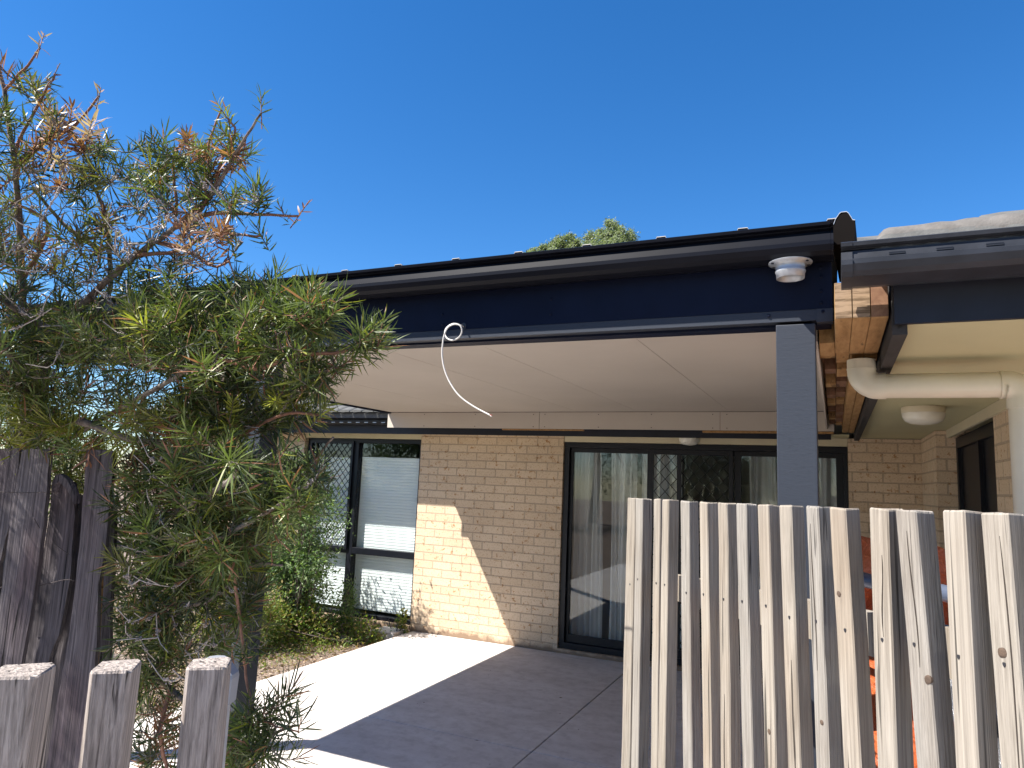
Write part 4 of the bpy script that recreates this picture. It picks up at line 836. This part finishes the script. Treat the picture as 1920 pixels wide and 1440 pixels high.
# mulch chips and dry leaf litter
n = 9000; gx = -7.0+rng.random(n)*2.72; gy = 3.0+rng.random(n)*3.8; pal = np.array([(.30, .22, .17), (.16, .10, .07), (.40, .33, .27), (.10, .065, .05), (.24, .15, .10)])
cs = pal[rng.integers(0, 5, n)]*(.7+.6*rng.random((n, 1))); dirs_ = rng.normal(size=(n, 3)); dirs_[:, 2] *= .25
o = leaf_mesh('mulch_chips', 'softleaf', np.column_stack([gx, gy, -.072+.025*rng.random(n)]), dirs_, .02+.035*rng.random(n), .006+.012*rng.random(n), cs, None, .2, 2); o['kind'] = 'stuff'
def stone(x, y, r, label, z=-.05):
    mb = MB(); rings = []
    for k in range(7):
        a = math.pi*(k+.5)/7; rings.append([(x+r*math.sin(a)*math.cos(q)*(1+.15*math.sin(3*q+x*40)), y+.7*r*math.sin(a)*math.sin(q), z+r*.55*math.cos(a)*-1+r*.3) for q in np.linspace(0, 2*math.pi, 13)[:-1]])
    return tag(mb.loft(rings, True, True).build('stone', 'rock'), label, 'stone', 'stones in the weeds')
stone(-4.72, 6.30, .06, 'pale tan stone half covered by weeds'); stone(-4.58, 6.42, .045, 'smaller pale stone nearest the brick corner')
tag(MB().box(-4.60, -4.31, 6.60, 6.86, -.07, .02).build('concrete_block', 'concrete', None, .006), 'small grey concrete pad against the window sill by the brick corner', 'concrete pad')
# half hidden yellow plastic tub
yb = thing('plastic_tub', (-5.72, 5.5, -.07), 'small bright yellow slotted plastic tub seen through the leaves', 'tub')
mb = MB(); n = 16; rings = []
for zz, rr_ in ((-.07, .055), (.17, .085)): rings.append([(-5.72+rr_*math.cos(q), 5.5+rr_*math.sin(q), zz) for q in np.linspace(0, 2*math.pi, n+1)[:-1]])
mb.loft(rings, True, True); mb.build('body', 'yellow', yb)
MB().lathe((-5.72, 5.5, .165), [(.088, 0), (.093, .004), (.093, .016), (.084, .018)], 24).build('rim', 'yellow', yb)
for zz in (-.02, .05, .11):
    mb = MB()
    for q in np.linspace(0, 2*math.pi, 17)[:-1]:
        rr_ = .0555+.03*(zz+.07)/.24+.001; c = (-5.72+rr_*math.cos(q), 5.5+rr_*math.sin(q)); tx, ty = -math.sin(q), math.cos(q)
        mb.add([(c[0]-tx*.006, c[1]-ty*.006, zz), (c[0]+tx*.006, c[1]+ty*.006, zz), (c[0]+tx*.006, c[1]+ty*.006, zz+.04), (c[0]-tx*.006, c[1]-ty*.006, zz+.04)], [(0, 1, 2, 3)])
    mb.build('slot_band', 'screw', yb)

# ------------------------------------------------------------------ trees further off
def far_tree(base, h, blobs, label, cols, lsize=.16, n=9000, group=None, kind='eucalyptus_tree', flat=1):
    t = thing(kind, base, label, 'tree', group); bx = np.array(base); mb = MB()
    top = bx+np.array([0, 0, h*.55]); mb.tube(smooth([bx, bx+np.array([.2, .1, h*.3]), top], 4), list(np.linspace(h*.028, h*.014, 9)), 8); mb.build('trunk', 'bark', t)
    br = MB(); bs, ds = [], []; w = np.array([b_[3]**2.2 for b_ in blobs]); w /= w.sum()
    for (cx, cy, cz, r), wi in zip(blobs, w):
        c = np.array([cx, cy, cz]); br.tube(smooth([top-np.array([0, 0, h*.1*random.random()]), (top+c)/2+rng.normal(0, .2, 3), c], 4), list(np.linspace(h*.010, h*.003, 9)), 6)
        nc = max(14, int(60*r)); subs = rng.normal(size=(nc, 3)); subs = c+subs/np.linalg.norm(subs, axis=1, keepdims=True)*r*(.55+.4*rng.random((nc, 1)))*np.array([1, 1, .8])
        k = int(n*wi); s_ = subs[rng.integers(0, nc, k)]; p = s_+rng.normal(0, r*.13, (k, 3)); bs.append(p); d = rng.normal(size=(k, 3)); d[:, 2] -= .3; ds.append(d)
    br.build('limbs', 'bark', t); bs = np.vstack(bs); ds = np.vstack(ds); k = len(bs)
    cs = np.array(cols)[rng.integers(0, len(cols), k)]*(.75+.5*rng.random((k, 1)))
    leaf_mesh('crown', 'softleaf', bs, ds, lsize*(.7+.6*rng.random(k)), lsize*.33*(.7+.6*rng.random(k)), cs, t, .3, 2); return t
E_ = [(.18, .21, .13), (.13, .16, .09), (.23, .25, .17)]
far_tree((-9.3, 30, 0), 13, [(-8.7, 30, 12.75, .75), (-9.75, 30, 12.75, .72), (-9.15, 30, 13.2, .62), (-8.5, 30.2, 12.2, .75), (-9.8, 30.1, 12.1, .8), (-9.1, 29.6, 11.9, 1.2)], 'pale green dense crowned eucalypt peeping over the patio roof, the taller of two crowns', E_, .12, 30000, 'trees behind the roof')
far_tree((-11.9, 31, 0), 12.5, [(-11.75, 31, 13.3, .62), (-12.3, 31, 13.0, .6), (-13.0, 31, 12.9, .5), (-11.3, 31, 12.9, .6), (-13.6, 31, 12.7, .45), (-12.1, 31, 12.4, 1.1)], 'lower pale green eucalypt crown left of the tallest crown above the gutter', E_, .12, 24000, 'trees behind the roof')
Gd = [(.05, .085, .03), (.07, .11, .04), (.035, .06, .022)]
for (x, y, s_) in ((-19, 9.5, 1.0), (-23, 14, 1.3), (-15.5, 6.5, .8)):
    far_tree((x, y, -.07), 3.0*s_, [(x+random.uniform(-1.1, 1.1)*s_, y+random.uniform(-1.1, 1.1)*s_, random.uniform(1.0, 2.0)*s_, .8*s_) for _ in range(7)], {-19: 'dark green round garden tree far left beyond the bottlebrush, the middle one', -23: 'largest dark green tree far left beyond the bottlebrush', -15.5: 'smallest dark green tree left of the house end'}[x], Gd, .12, 6000, 'trees beyond the garden', 'garden_tree')
for (x, y, s_) in ((-3, -16, 1.6), (-10, -17, 1.9), (-17, -13, 1.5), (5, -18, 1.7)):
    far_tree((x, y, -.07), 4.2*s_, [(x+random.uniform(-1.9, 1.9)*s_, y+random.uniform(-1.1, 1.1)*s_, random.uniform(1.3, 3.6)*s_, .95*s_) for _ in range(9)], {-3: 'dark tree reflected in the middle of the window glass', -10: 'tallest dark tree reflected in the upper window glass', -17: 'dark tree reflected at the left edge of the window glass', 5: 'dark tree reflected toward the sliding door glass'}[x], Gd, .13, 12000, 'trees across the street', 'street_tree')
for o in bpy.data.objects:
    if '_o' in o: del o['_o']
